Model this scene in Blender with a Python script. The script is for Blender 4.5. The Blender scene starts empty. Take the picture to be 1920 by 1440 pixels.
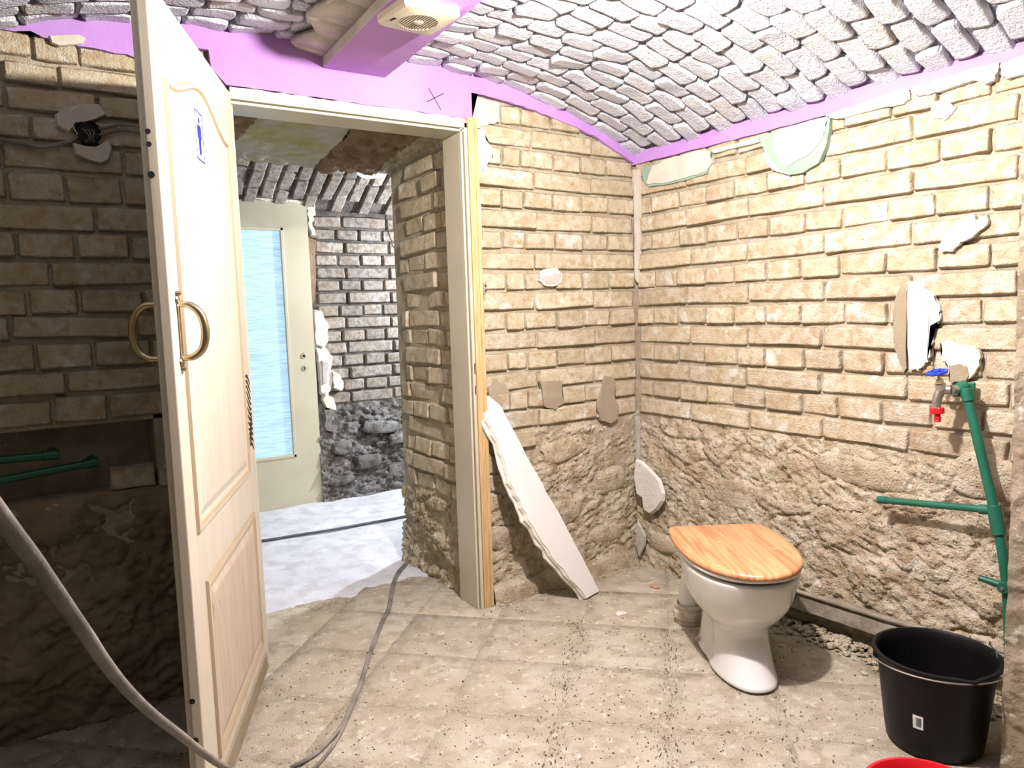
import bpy, bmesh, math, random
import numpy as np
from mathutils import Vector, Matrix
random.seed(7); RS = np.random.RandomState(11)
scene = bpy.context.scene
COL = scene.collection

# ------------------------------------------------------------------ camera
F_PX = 1390.0
YAW, PITCH, ROLL = map(math.radians, (33.55, 5.704, -1.793))
CAM = np.array([-2.526, -2.690, 1.277])
_fwd = np.array([math.sin(YAW)*math.cos(PITCH), math.cos(YAW)*math.cos(PITCH), -math.sin(PITCH)])
_r = np.array([math.cos(YAW), -math.sin(YAW), 0.0]); _u = np.cross(_r, _fwd)
_c, _s = math.cos(ROLL), math.sin(ROLL)
RIGHT = _c*_r + _s*_u; UP = -_s*_r + _c*_u; FWD = _fwd
cd = bpy.data.cameras.new('camera'); cam = bpy.data.objects.new('camera', cd); COL.objects.link(cam)
cd.sensor_width = 36.0; cd.lens = 36.0*F_PX/1920.0; cd.clip_start = 0.02
M = Matrix(((RIGHT[0], UP[0], -FWD[0], CAM[0]), (RIGHT[1], UP[1], -FWD[1], CAM[1]), (RIGHT[2], UP[2], -FWD[2], CAM[2]), (0, 0, 0, 1)))
cam.matrix_world = M
scene.camera = cam

# ------------------------------------------------------------------ world, lights, exposure
w = bpy.data.worlds.new('world'); scene.world = w; w.use_nodes = True
w.node_tree.nodes['Background'].inputs[0].default_value = (0.6, 0.75, 1.0, 1)
w.node_tree.nodes['Background'].inputs[1].default_value = 0.004
def point_light(name, loc, power, color, radius):
    l = bpy.data.lights.new(name, 'POINT'); l.energy = power; l.color = color; l.shadow_soft_size = radius
    o = bpy.data.objects.new(name, l); o.location = loc; COL.objects.link(o); return o
point_light('work_lamp', (-1.33, -1.38, 2.085), 88, (1.0, 0.955, 0.89), 0.03)
point_light('corridor_lamp', (0.55, 1.50, 1.75), 120, (0.76, 0.85, 1.0), 0.05)
scene.view_settings.view_transform = 'Standard'
try: scene.view_settings.look = 'None'
except Exception: pass
scene.view_settings.gamma = 1.0
scene.view_settings.use_curve_mapping = False
scene.view_settings.exposure = 1.1
scene.cycles.diffuse_bounces = 2

# ------------------------------------------------------------------ pixel -> point on a known plane
def ray(u, v): return RIGHT*((u-960)/F_PX) - UP*((v-720)/F_PX) + FWD
def on(u, v, p, n):
    d = ray(u, v); p = np.array(p, float); n = np.array(n, float)
    return CAM + d*(((p-CAM)@n)/(d@n))
def onA(u, v, y=0.0): return on(u, v, (0, y, 0), (0, 1, 0))
def onB(u, v, x=0.0): return on(u, v, (x, 0, 0), (1, 0, 0))
def onF(u, v, z=0.0): return on(u, v, (0, 0, z), (0, 0, 1))
def proj(p):
    q = np.array(p, float)-CAM; z = q@FWD
    return 960+F_PX*(q@RIGHT)/z, 720-F_PX*(q@UP)/z, z

# ------------------------------------------------------------------ noise
_lat = RS.rand(64, 64, 64).astype(np.float32)
def vnoise(x, y, z=0.0):
    x = np.asarray(x, float); y = np.asarray(y, float); z = np.zeros_like(x)+z
    xi, yi, zi = np.floor(x).astype(int), np.floor(y).astype(int), np.floor(z).astype(int)
    xf, yf, zf = x-xi, y-yi, z-zi
    s = lambda t: t*t*(3-2*t)
    xf, yf, zf = s(xf), s(yf), s(zf)
    g = lambda a, b, c: _lat[a % 64, b % 64, c % 64]
    r = 0
    for a in (0, 1):
        for b in (0, 1):
            for c in (0, 1):
                r = r + g(xi+a, yi+b, zi+c)*(xf if a else 1-xf)*(yf if b else 1-yf)*(zf if c else 1-zf)
    return r*2-1
def fbm(x, y, z=0.0, o=4):
    r, a = 0, 1.0
    for k in range(o):
        r = r + a*vnoise(x*2**k+k*7.3, y*2**k+k*3.1, z*2**k+k*5.7); a *= 0.5
    return r
def ridged(x, y, z=0.0, o=3):
    r, a = 0, 1.0
    for k in range(o):
        r = r + a*(1-2*np.abs(vnoise(x*2**k+k*2.3, y*2**k+k*9.1, z+k))); a *= 0.5
    return r
def worley(x, y, seed=0):
    xi, yi = np.floor(x).astype(int), np.floor(y).astype(int)
    f1 = np.full(x.shape, 9.0); f2 = np.full(x.shape, 9.0); idv = np.zeros(x.shape)
    for a in (-1, 0, 1):
        for b in (-1, 0, 1):
            cx, cy = xi+a, yi+b
            px = cx+_lat[cx % 64, cy % 64, (seed*3) % 64]; py = cy+_lat[cx % 64, cy % 64, (seed*3+1) % 64]
            d = np.hypot(x-px, y-py)
            n1 = d < f1
            f2 = np.where(n1, f1, np.minimum(f2, d)); idv = np.where(n1, _lat[cx % 64, cy % 64, (seed*3+2) % 64], idv)
            f1 = np.where(n1, d, f1)
    return f1, f2, idv

# ------------------------------------------------------------------ object helpers
def tag(o, label=None, cat=None, group=None, kind=None):
    if label: o['label'] = label
    if cat: o['category'] = cat
    if group: o['group'] = group
    if kind: o['kind'] = kind
    return o
def link(name, me, mat=None, parent=None, smooth=False):
    if mat is not None:
        for m in (mat if isinstance(mat, (list, tuple)) else [mat]): me.materials.append(m)
    if smooth:
        me.polygons.foreach_set('use_smooth', [True]*len(me.polygons))
    o = bpy.data.objects.new(name, me); COL.objects.link(o)
    if parent is not None: o.parent = parent
    return o
def empty(name, loc=(0, 0, 0), parent=None):
    o = bpy.data.objects.new(name, None); o.location = loc; o.empty_display_size = 0.1
    COL.objects.link(o)
    if parent: o.parent = parent
    return o
def pyd(verts, faces, name='mesh'):
    me = bpy.data.meshes.new(name); me.from_pydata([tuple(map(float, v)) for v in verts], [], faces); me.update(); return me
class MB:
    def __init__(s): s.v = []; s.f = []; s.m = []
    def add(s, vs, fs, mi=0):
        b = len(s.v); s.v += [tuple(map(float, v)) for v in vs]; s.f += [tuple(i+b for i in f) for f in fs]; s.m += [mi]*len(fs)
    def box(s, lo, hi, mi=0):
        (a, b, c), (d, e, f) = lo, hi
        s.add([(a, b, c), (d, b, c), (d, e, c), (a, e, c), (a, b, f), (d, b, f), (d, e, f), (a, e, f)],
              [(0, 3, 2, 1), (4, 5, 6, 7), (0, 1, 5, 4), (1, 2, 6, 5), (2, 3, 7, 6), (3, 0, 4, 7)], mi)
    def cyl(s, p, q, r, n=16, r2=None, cap=True, mi=0):
        p, q = Vector(p), Vector(q); d = (q-p).normalized()
        a = d.orthogonal().normalized(); b = d.cross(a); r2 = r if r2 is None else r2
        vs = [p+(a*math.cos(t)+b*math.sin(t))*r for t in [2*math.pi*k/n for k in range(n)]]
        vs += [q+(a*math.cos(t)+b*math.sin(t))*r2 for t in [2*math.pi*k/n for k in range(n)]]
        fs = [(k, (k+1) % n, n+(k+1) % n, n+k) for k in range(n)]
        if cap: fs += [tuple(range(n))[::-1], tuple(range(n, 2*n))]
        s.add(vs, fs, mi)
    def lathe(s, prof, n=24, org=(0, 0, 0), ax=None, mi=0):
        # prof (r,h) along axis
        org = Vector(org); d = Vector(ax or (0, 0, 1)).normalized(); a = d.orthogonal().normalized(); b = d.cross(a)
        vs = []
        for r, h in prof:
            for k in range(n):
                t = 2*math.pi*k/n; vs.append(org+d*h+(a*math.cos(t)+b*math.sin(t))*r)
        fs = [(j*n+k, j*n+(k+1) % n, (j+1)*n+(k+1) % n, (j+1)*n+k) for j in range(len(prof)-1) for k in range(n)]
        s.add(vs, fs, mi)
    def mesh(s, name='mesh'):
        me = pyd(s.v, s.f, name); me.polygons.foreach_set('material_index', s.m); return me
    def build(s, name, mat, parent=None, smooth=False, bevel=0, seg=2):
        o = link(name, s.mesh(name), mat, parent, smooth)
        if bevel:
            m = o.modifiers.new('bevel', 'BEVEL'); m.width = bevel; m.segments = seg; m.limit_method = 'ANGLE'; m.angle_limit = 0.6
        if smooth: autosmooth(o)
        return o
def autosmooth(o, ang=0.7):
    bm = bmesh.new(); bm.from_mesh(o.data)
    bm.normal_update()
    for e in bm.edges:
        if len(e.link_faces) == 2 and e.calc_face_angle(0) > ang: e.smooth = False
    bm.to_mesh(o.data); bm.free()
def catmull(pts, n=10):
    P = [np.array(p, float) for p in pts]; P = [2*P[0]-P[1]]+P+[2*P[-1]-P[-2]]
    out = []
    for i in range(1, len(P)-2):
        for k in range(n):
            t = k/n
            out.append(0.5*((2*P[i])+(-P[i-1]+P[i+1])*t+(2*P[i-1]-5*P[i]+4*P[i+1]-P[i+2])*t*t+(-P[i-1]+3*P[i]-3*P[i+1]+P[i+2])*t**3))
    out.append(P[-2]); return out
def tube_mb(mb, pts, r, n=10, smooth_n=8, mi=0):
    C = catmull(pts, smooth_n) if smooth_n else [np.array(p, float) for p in pts]
    rr = r if callable(r) else (lambda t: r)
    vs = []; prev = None
    for i, p in enumerate(C):
        d = C[min(i+1, len(C)-1)]-C[max(i-1, 0)]; d = d/(np.linalg.norm(d)+1e-9)
        if prev is None:
            a = np.cross(d, (0, 0, 1.0)); a = a if np.linalg.norm(a) > 1e-3 else np.cross(d, (1.0, 0, 0))
        else: a = prev-d*(prev@d)
        a = a/np.linalg.norm(a); prev = a; b = np.cross(d, a)
        q = rr(i/(len(C)-1))
        for k in range(n):
            t = 2*math.pi*k/n; vs.append(p+(a*math.cos(t)+b*math.sin(t))*q)
    m = len(C)
    fs = [(j*n+k, (j+1)*n+k, (j+1)*n+(k+1) % n, j*n+(k+1) % n) for j in range(m-1) for k in range(n)]
    fs += [tuple(range(n)), tuple(range((m-1)*n, m*n))[::-1]]
    mb.add(vs, fs, mi)
def tube(name, pts, r, mat, parent=None, n=10, smooth_n=8):
    mb = MB(); tube_mb(mb, pts, r, n, smooth_n); return mb.build(name, mat, parent, smooth=True)
def slab(name, pts3, thick, mat, parent=None, normal=None, bevel=0.0):
    """irregular flat piece: outline points on a surface, given a thickness along normal (towards the viewer side)"""
    pts = [Vector(p) for p in pts3]; n = Vector(normal).normalized()
    bm = bmesh.new()
    bot = [bm.verts.new(p) for p in pts]; 
    cen = sum(pts, Vector())/len(pts)
    top = [bm.verts.new(p+n*thick+(cen-p).normalized()*min(thick*0.6, (cen-p).length*0.1)) for p in pts]
    k = len(pts)
    bm.faces.new(top); bm.faces.new(bot[::-1])
    for i in range(k): bm.faces.new((bot[i], bot[(i+1) % k], top[(i+1) % k], top[i]))
    bmesh.ops.recalc_face_normals(bm, faces=bm.faces)
    me = bpy.data.meshes.new(name); bm.to_mesh(me); bm.free()
    return link(name, me, mat, parent)
def jag(pts, amp, n=5, seed=0):
    """subdivide an outline and roughen it"""
    R = random.Random(seed); P = [np.array(p, float) for p in pts]; out = []
    sc = max(np.ptp(np.array(P), axis=0))
    # plane basis
    for i in range(len(P)):
        a, b = P[i], P[(i+1) % len(P)]
        for k in range(n):
            t = k/n; q = a+(b-a)*t
            q = q+np.array([R.uniform(-amp, amp) if np.ptp([x[j] for x in P]) > 1e-5 else 0 for j in range(3)])*(1 if k else 0.3)
            out.append(q)
    return out

# ------------------------------------------------------------------ materials
def mat(name, base, rough=0.8, metal=0.0, spec=0.5, var=None, scale=6.0, var2=None, scale2=30.0, bump=0.0, bscale=60.0, bump2=0.0, bscale2=250.0,
        obj_rand=0.0, spots=None, spot_scale=18.0, spot_th=(0.62, 0.68), emit=None, stretch=None, spot2=None, spot2_scale=60, spot2_th=(.66, .7), coat=0.0, bdist=0.01):
    m = bpy.data.materials.new(name); m.use_nodes = True; nt = m.node_tree; N = nt.nodes; L = nt.links
    b = N['Principled BSDF']; b.inputs['Roughness'].default_value = rough; b.inputs['Metallic'].default_value = metal
    b.inputs['Specular IOR Level'].default_value = spec
    if coat: b.inputs['Coat Weight'].default_value = coat
    geo = N.new('ShaderNodeNewGeometry'); co = geo.outputs['Position']
    if stretch:
        mp = N.new('ShaderNodeMapping'); mp.inputs['Scale'].default_value = stretch[:3]
        if len(stretch) > 3: mp.inputs['Rotation'].default_value = stretch[3:]
        L.new(co, mp.inputs[0]); co = mp.outputs[0]
    def noise(sc, det=5.0, rg=0.55):
        n = N.new('ShaderNodeTexNoise'); n.inputs['Scale'].default_value = sc; n.inputs['Detail'].default_value = det; n.inputs['Roughness'].default_value = rg
        L.new(co, n.inputs['Vector']); return n.outputs['Fac']
    def ramp(src, a, c):
        r = N.new('ShaderNodeMapRange'); r.inputs['From Min'].default_value = a; r.inputs['From Max'].default_value = c; r.interpolation_type = 'SMOOTHSTEP'
        L.new(src, r.inputs['Value']); return r.outputs[0]
    def mix(fac, c1, c2):
        x = N.new('ShaderNodeMix'); x.data_type = 'RGBA'
        if isinstance(fac, float): x.inputs[0].default_value = fac
        else: L.new(fac, x.inputs[0])
        for s, c in ((6, c1), (7, c2)):
            if isinstance(c, tuple): x.inputs[s].default_value = (*c[:3], 1)
            else: L.new(c, x.inputs[s])
        return x.outputs[2]
    col = tuple(base)
    if var: col = mix(ramp(noise(scale), 0.38, 0.62), col, tuple(var))
    if var2: col = mix(ramp(noise(scale2), 0.42, 0.66), col, tuple(var2))
    if spots: col = mix(ramp(noise(spot_scale, 6, 0.6), *spot_th), col, tuple(spots))
    if spot2: col = mix(ramp(noise(spot2_scale, 3, 0.6), *spot2_th), col, tuple(spot2))
    if obj_rand:
        oi = N.new('ShaderNodeObjectInfo'); h = N.new('ShaderNodeHueSaturation')
        r = N.new('ShaderNodeMapRange'); r.inputs['To Min'].default_value = 1-obj_rand; r.inputs['To Max'].default_value = 1+obj_rand
        L.new(oi.outputs['Random'], r.inputs[0]); L.new(r.outputs[0], h.inputs['Value'])
        if isinstance(col, tuple): h.inputs['Color'].default_value = (*col[:3], 1)
        else: L.new(col, h.inputs['Color'])
        col = h.outputs[0]
    if isinstance(col, tuple): b.inputs['Base Color'].default_value = (*col[:3], 1)
    else: L.new(col, b.inputs['Base Color'])
    if bump or bump2:
        prev = None
        for st, sc, dd in ((bump, bscale, 5), (bump2, bscale2, 3)):
            if not st: continue
            bp = N.new('ShaderNodeBump'); bp.inputs['Strength'].default_value = st; bp.inputs['Distance'].default_value = bdist
            L.new(noise(sc, dd, 0.6), bp.inputs['Height'])
            if prev: L.new(prev, bp.inputs['Normal'])
            prev = bp.outputs[0]
        L.new(prev, b.inputs['Normal'])
    if emit:
        b.inputs['Emission Color'].default_value = (*emit[:3], 1); b.inputs['Emission Strength'].default_value = emit[3]
    return m
MT = {}
MT['brick'] = mat('sand_brick', (0.53, 0.445, 0.30), 0.92, spec=0.12, var=(0.60, 0.53, 0.40), scale=9, var2=(0.47, 0.355, 0.22), scale2=26, bump=0.7, bscale=45, bump2=0.7, bscale2=160,
                  obj_rand=0.10, spots=(0.69, 0.655, 0.57), spot_scale=11, spot_th=(0.56, 0.68), spot2=(0.24, 0.165, 0.10), spot2_scale=75, spot2_th=(0.66, 0.73))
MT['mortar'] = mat('sand_mortar', (0.44, 0.36, 0.25), 0.95, spec=0.1, var=(0.52, 0.45, 0.34), scale=14, bump=0.8, bscale=70, bump2=0.6, bscale2=240)
MT['rubble'] = mat('rubble', (0.58, 0.485, 0.335), 0.95, spec=0.1, var=(0.68, 0.595, 0.445), scale=5, var2=(0.44, 0.34, 0.215), scale2=16, bump=1.0, bscale=40, bump2=1.0, bscale2=130,
                   spots=(0.74, 0.69, 0.58), spot_scale=22, spot_th=(0.58, 0.7), spot2=(0.15, 0.10, 0.06), spot2_scale=60, spot2_th=(0.64, 0.70), bdist=0.011)
MT['rubble_grey'] = mat('rubble_grey', (0.25, 0.225, 0.20), 0.95, spec=0.1, var=(0.38, 0.36, 0.34), scale=6, var2=(0.13, 0.115, 0.10), scale2=18, bump=1.0, bscale=40, bump2=1.0, bscale2=130,
                   spots=(0.44, 0.43, 0.42), spot_scale=22, spot_th=(0.6, 0.7), bdist=0.014)
MT['grey_brick'] = mat('grey_brick', (0.33, 0.27, 0.21), 0.9, spec=0.15, var=(0.37, 0.33, 0.285), scale=9, var2=(0.22, 0.175, 0.135), scale2=30, bump=0.7, bscale=50, bump2=0.6, bscale2=170, obj_rand=0.2,
                       spots=(0.48, 0.455, 0.42), spot_scale=14, spot_th=(0.6, 0.72))
MT['grey_mortar'] = mat('grey_mortar', (0.09, 0.078, 0.066), 0.95, spec=0.1, var=(0.15, 0.13, 0.11), scale=14, bump=0.8, bscale=70)
MT['vault_brick'] = mat('vault_brick', (0.62, 0.615, 0.70), 0.85, spec=0.15, var=(0.70, 0.695, 0.76), scale=7, bump=0.9, bscale=34, bump2=0.8, bscale2=120, obj_rand=0.05, spots=(0.68, 0.64, 0.58), spot_scale=3, spot_th=(0.55, 0.68), bdist=0.014)
MT['vault_joint_shade'] = mat('vault_joint_shade', (0.13, 0.12, 0.15), 0.95, spec=0.1, var=(0.22, 0.2, 0.24), scale=20, bump=0.6, bscale=80)  # dark backing puts the recess shade between vault bricks into the colour
MT['purple'] = mat('purple_paint', (0.44, 0.225, 0.56), 0.75, spec=0.2, var=(0.47, 0.26, 0.59), scale=3, bump=0.15, bscale=60, spots=(0.6, 0.48, 0.68), spot_scale=30, spot_th=(0.70, 0.74))
MT['plaster'] = mat('white_plaster', (0.68, 0.64, 0.58), 0.85, spec=0.2, var=(0.74, 0.71, 0.66), scale=10, bump=0.6, bscale=40, bump2=0.4, bscale2=140, spots=(0.50, 0.43, 0.35), spot_scale=30, spot_th=(0.64, 0.7))
MT['plaster_grey'] = mat('grey_plaster', (0.42, 0.38, 0.33), 0.9, spec=0.2, var=(0.52, 0.48, 0.43), scale=10, bump=0.5, bscale=60)
MT['patch_tan'] = mat('tan_filler', (0.30, 0.245, 0.165), 0.9, spec=0.1, var=(0.34, 0.285, 0.20), scale=8, bump=0.3, bscale=80, spots=(0.6, 0.54, 0.45), spot_scale=60, spot_th=(0.68, 0.7))
MT['mint'] = mat('mint_paint', (0.24, 0.34, 0.26), 0.8, spec=0.2, var=(0.29, 0.38, 0.30), scale=10, bump=0.15)
MT['cream_fill'] = mat('cream_filler', (0.62, 0.565, 0.48), 0.85, spec=0.2, var=(0.56, 0.50, 0.42), scale=14, bump=0.3)
MT['beige_paint'] = mat('beige_gloss_paint', (0.50, 0.45, 0.325), 0.38, spec=0.4, var=(0.54, 0.49, 0.36), scale=3, bump=0.05, bscale=40, spots=(0.22, 0.16, 0.10), spot_scale=38, spot_th=(0.72, 0.77))
MT['door_paint'] = mat('cream_door_paint', (0.60, 0.535, 0.41), 0.42, spec=0.4, var=(0.64, 0.575, 0.45), scale=3, bump=0.05, bscale=8, stretch=(9, 9, 0.6), spots=(0.35, 0.27, 0.17), spot_scale=9, spot_th=(0.76, 0.80))
MT['door_low'] = mat('scuffed_door_paint', (0.56, 0.48, 0.36), 0.5, spec=0.35, var=(0.50, 0.41, 0.29), scale=4, bump=0.15, bscale=14, stretch=(6, 6, 0.9), spots=(0.24, 0.17, 0.10), spot_scale=11, spot_th=(0.64, 0.70))
MT['pine'] = mat('pine_wood', (0.56, 0.38, 0.17), 0.6, spec=0.3, var=(0.64, 0.46, 0.23), scale=5, var2=(0.46, 0.29, 0.12), scale2=12, stretch=(14, 14, 0.7), bump=0.1, bscale=20)
MT['brass'] = mat('aged_brass', (0.45, 0.36, 0.22), 0.28, metal=1.0, var=(0.55, 0.46, 0.3), scale=30)
MT['dark'] = mat('black_void', (0.015, 0.012, 0.01), 0.9)
MT['steel'] = mat('dull_steel', (0.55, 0.52, 0.48), 0.35, metal=0.9, var=(0.45, 0.42, 0.38), scale=40)
MT['ceramic'] = mat('white_ceramic', (0.80, 0.78, 0.74), 0.12, spec=0.6, coat=0.3, spots=(0.6, 0.5, 0.38), spot_scale=9, spot_th=(0.72, 0.85))
MT['white_plastic'] = mat('white_plastic', (0.82, 0.79, 0.73), 0.35)
MT['dirty_plastic'] = mat('dirty_plastic', (0.62, 0.56, 0.47), 0.5, var=(0.45, 0.38, 0.28), scale=25, bump=0.1)
MT['black_plastic'] = mat('black_plastic', (0.004, 0.0038, 0.004), 0.45, spec=0.22, spots=(0.022, 0.02, 0.02), spot_scale=20, spot_th=(0.62, 0.8), bump=0.05)
MT['red_plastic'] = mat('red_plastic', (0.70, 0.012, 0.02), 0.35)
MT['blue_plastic'] = mat('blue_enamel', (0.012, 0.05, 0.42), 0.3)
MT['green_plastic'] = mat('green_pipe_plastic', (0.006, 0.095, 0.05), 0.42, var=(0.010, 0.12, 0.07), scale=8, spots=(0.13, 0.26, 0.19), spot_scale=40, spot_th=(0.7, 0.76))
MT['cable'] = mat('dusty_cable', (0.14, 0.125, 0.105), 0.7, var=(0.27, 0.24, 0.205), scale=12, bump=0.2, bscale=200)
MT['cable_dark'] = mat('dark_cable', (0.08, 0.08, 0.09), 0.6)
MT['fan_plastic'] = mat('ivory_plastic', (0.60, 0.54, 0.41), 0.4)
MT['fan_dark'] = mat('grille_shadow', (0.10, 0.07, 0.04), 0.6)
MT['ink_blue'] = mat('blue_print', (0.03, 0.03, 0.28), 0.5)
MT['ink_black'] = mat('black_print', (0.01, 0.01, 0.012), 0.5)
MT['sign_white'] = mat('sign_white', (0.9, 0.9, 0.88), 0.3)
MT['floor'] = mat('dusty_floor_tile', (0.56, 0.495, 0.37), 0.9, spec=0.1, var=(0.64, 0.585, 0.465), scale=3.5, var2=(0.46, 0.395, 0.285), scale2=14, bump=0.6, bscale=45, bump2=0.7, bscale2=180, obj_rand=0.04,
                  spots=(0.74, 0.70, 0.60), spot_scale=26, spot_th=(0.56, 0.68), spot2=(0.14, 0.10, 0.07), spot2_scale=85, spot2_th=(0.665, 0.70))
MT['floor_joint'] = mat('floor_joint', (0.36, 0.30, 0.22), 0.95, spec=0.1, var=(0.46, 0.40, 0.30), scale=20, bump=0.6, bscale=90, spots=(0.08, 0.06, 0.045), spot_scale=70, spot_th=(0.58, 0.63))
MT['floor_white'] = mat('cool_lit_floor', (0.62, 0.62, 0.64), 0.85, spec=0.2, var=(0.70, 0.70, 0.72), scale=4, var2=(0.54, 0.53, 0.53), scale2=10, bump=0.35, bscale=35, spots=(0.18, 0.16, 0.15), spot_scale=60, spot_th=(0.70, 0.73))  # whiter, bluer tone puts part of the cool lamplight into the colour
MT['gypsum'] = mat('gypsum_board', (0.74, 0.71, 0.65), 0.8, spec=0.2, var=(0.77, 0.74, 0.69), scale=5, bump=0.05)
MT['gypsum_core'] = mat('gypsum_core', (0.80, 0.74, 0.62), 0.9, bump=0.8, bscale=60)
MT['foam'] = mat('mounting_foam', (0.70, 0.65, 0.48), 0.9, var=(0.8, 0.77, 0.66), scale=20, bump=0.8, bscale=50)
MT['dry_fill'] = mat('brown_loose_fill', (0.26, 0.17, 0.10), 0.95, var=(0.36, 0.25, 0.16), scale=12, bump=1.0, bscale=50, bump2=1.0, bscale2=150)
MT['pier'] = mat('pier_plaster', (0.33, 0.275, 0.19), 0.95, spec=0.1, var=(0.24, 0.195, 0.13), scale=8, bump=0.8, bscale=40, spots=(0.55, 0.51, 0.42), spot_scale=16, spot_th=(0.56, 0.66))
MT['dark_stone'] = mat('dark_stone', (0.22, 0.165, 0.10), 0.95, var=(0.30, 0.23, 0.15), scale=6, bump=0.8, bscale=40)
MT['yellowed'] = mat('yellowed_plaster', (0.46, 0.43, 0.38), 0.85, var=(0.40, 0.37, 0.17), scale=7, bump=0.5, bscale=40)
MT['ledge'] = mat('dusty_ledge', (0.22, 0.185, 0.13), 0.9, var=(0.33, 0.29, 0.22), scale=14, bump=0.5, bscale=70)
MT['groove'] = mat('tan_groove', (0.36, 0.27, 0.16), 0.6)  # darker tan for the outer edge and groove of the panel moulding
MT['dark_unseen'] = mat('dark_unseen_wall', (0.07, 0.055, 0.04), 0.95, var=(0.11, 0.09, 0.065), scale=5, bump=0.5)  # unseen walls given a dark colour to cut bounced light
def wood_lid():
    m = bpy.data.materials.new('oak_veneer'); m.use_nodes = True; N = m.node_tree.nodes; L = m.node_tree.links; b = N['Principled BSDF']
    tc = N.new('ShaderNodeTexCoord'); sp = N.new('ShaderNodeSeparateXYZ'); L.new(tc.outputs['Object'], sp.inputs[0])
    # plank index across x
    mu = N.new('ShaderNodeMath'); mu.operation = 'MULTIPLY'; mu.inputs[1].default_value = 13.0; L.new(sp.outputs['X'], mu.inputs[0])
    fl = N.new('ShaderNodeMath'); fl.operation = 'FLOOR'; L.new(mu.outputs[0], fl.inputs[0])
    wn = N.new('ShaderNodeTexWhiteNoise'); wn.noise_dimensions = '1D'; L.new(fl.outputs[0], wn.inputs['W'])
    mp = N.new('ShaderNodeMapping'); mp.inputs['Scale'].default_value = (60, 4, 4); L.new(tc.outputs['Object'], mp.inputs[0])
    n1 = N.new('ShaderNodeTexNoise'); n1.inputs['Scale'].default_value = 1.0; n1.inputs['Detail'].default_value = 6; n1.inputs['Distortion'].default_value = 0.6; L.new(mp.outputs[0], n1.inputs['Vector'])
    r = N.new('ShaderNodeValToRGB'); e = r.color_ramp.elements
    e[0].position = 0.33; e[0].color = (0.44, 0.155, 0.065, 1); e[1].position = 0.6; e[1].color = (0.76, 0.37, 0.165, 1)
    L.new(n1.outputs['Fac'], r.inputs[0])
    mx = N.new('ShaderNodeMix'); mx.data_type = 'RGBA'; mr = N.new('ShaderNodeMapRange'); mr.inputs['To Max'].default_value = 0.55; L.new(wn.outputs['Value'], mr.inputs[0]); L.new(mr.outputs[0], mx.inputs[0])
    L.new(r.outputs[0], mx.inputs[6]); mx.inputs[7].default_value = (0.82, 0.44, 0.22, 1)
    n2 = N.new('ShaderNodeTexNoise'); n2.inputs['Scale'].default_value = 22; n2.inputs['Detail'].default_value = 5; L.new(tc.outputs['Object'], n2.inputs['Vector'])
    r2 = N.new('ShaderNodeMapRange'); r2.inputs['From Min'].default_value = 0.70; r2.inputs['From Max'].default_value = 0.74; L.new(n2.outputs['Fac'], r2.inputs[0])
    m2 = N.new('ShaderNodeMix'); m2.data_type = 'RGBA'; L.new(r2.outputs[0], m2.inputs[0]); L.new(mx.outputs[2], m2.inputs[6]); m2.inputs[7].default_value = (0.9, 0.8, 0.68, 1)
    L.new(m2.outputs[2], b.inputs['Base Color']); b.inputs['Roughness'].default_value = 0.33
    return m
MT['lid_wood'] = wood_lid()
def lit_glass():
    m = bpy.data.materials.new('daylit_ribbed_glass'); m.use_nodes = True; N = m.node_tree.nodes; L = m.node_tree.links; b = N['Principled BSDF']
    g = N.new('ShaderNodeNewGeometry'); mp = N.new('ShaderNodeMapping'); mp.inputs['Scale'].default_value = (9, 9, 200); L.new(g.outputs['Position'], mp.inputs[0])
    n1 = N.new('ShaderNodeTexNoise'); n1.inputs['Scale'].default_value = 1.0; n1.inputs['Detail'].default_value = 6; L.new(mp.outputs[0], n1.inputs['Vector'])
    r = N.new('ShaderNodeValToRGB'); e = r.color_ramp.elements
    e[0].position = 0.34; e[0].color = (0.20, 0.38, 0.58, 1); e[1].position = 0.62; e[1].color = (0.50, 0.80, 1.0, 1)
    L.new(n1.outputs['Fac'], r.inputs[0]); L.new(r.outputs[0], b.inputs['Emission Color']); b.inputs['Emission Strength'].default_value = 0.42
    b.inputs['Base Color'].default_value = (0.25, 0.32, 0.38, 1); b.inputs['Roughness'].default_value = 0.25
    bp = N.new('ShaderNodeBump'); bp.inputs['Strength'].default_value = 0.4; L.new(n1.outputs['Fac'], bp.inputs['Height']); L.new(bp.outputs[0], b.inputs['Normal'])
    return m
MT['glass'] = lit_glass()

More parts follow.
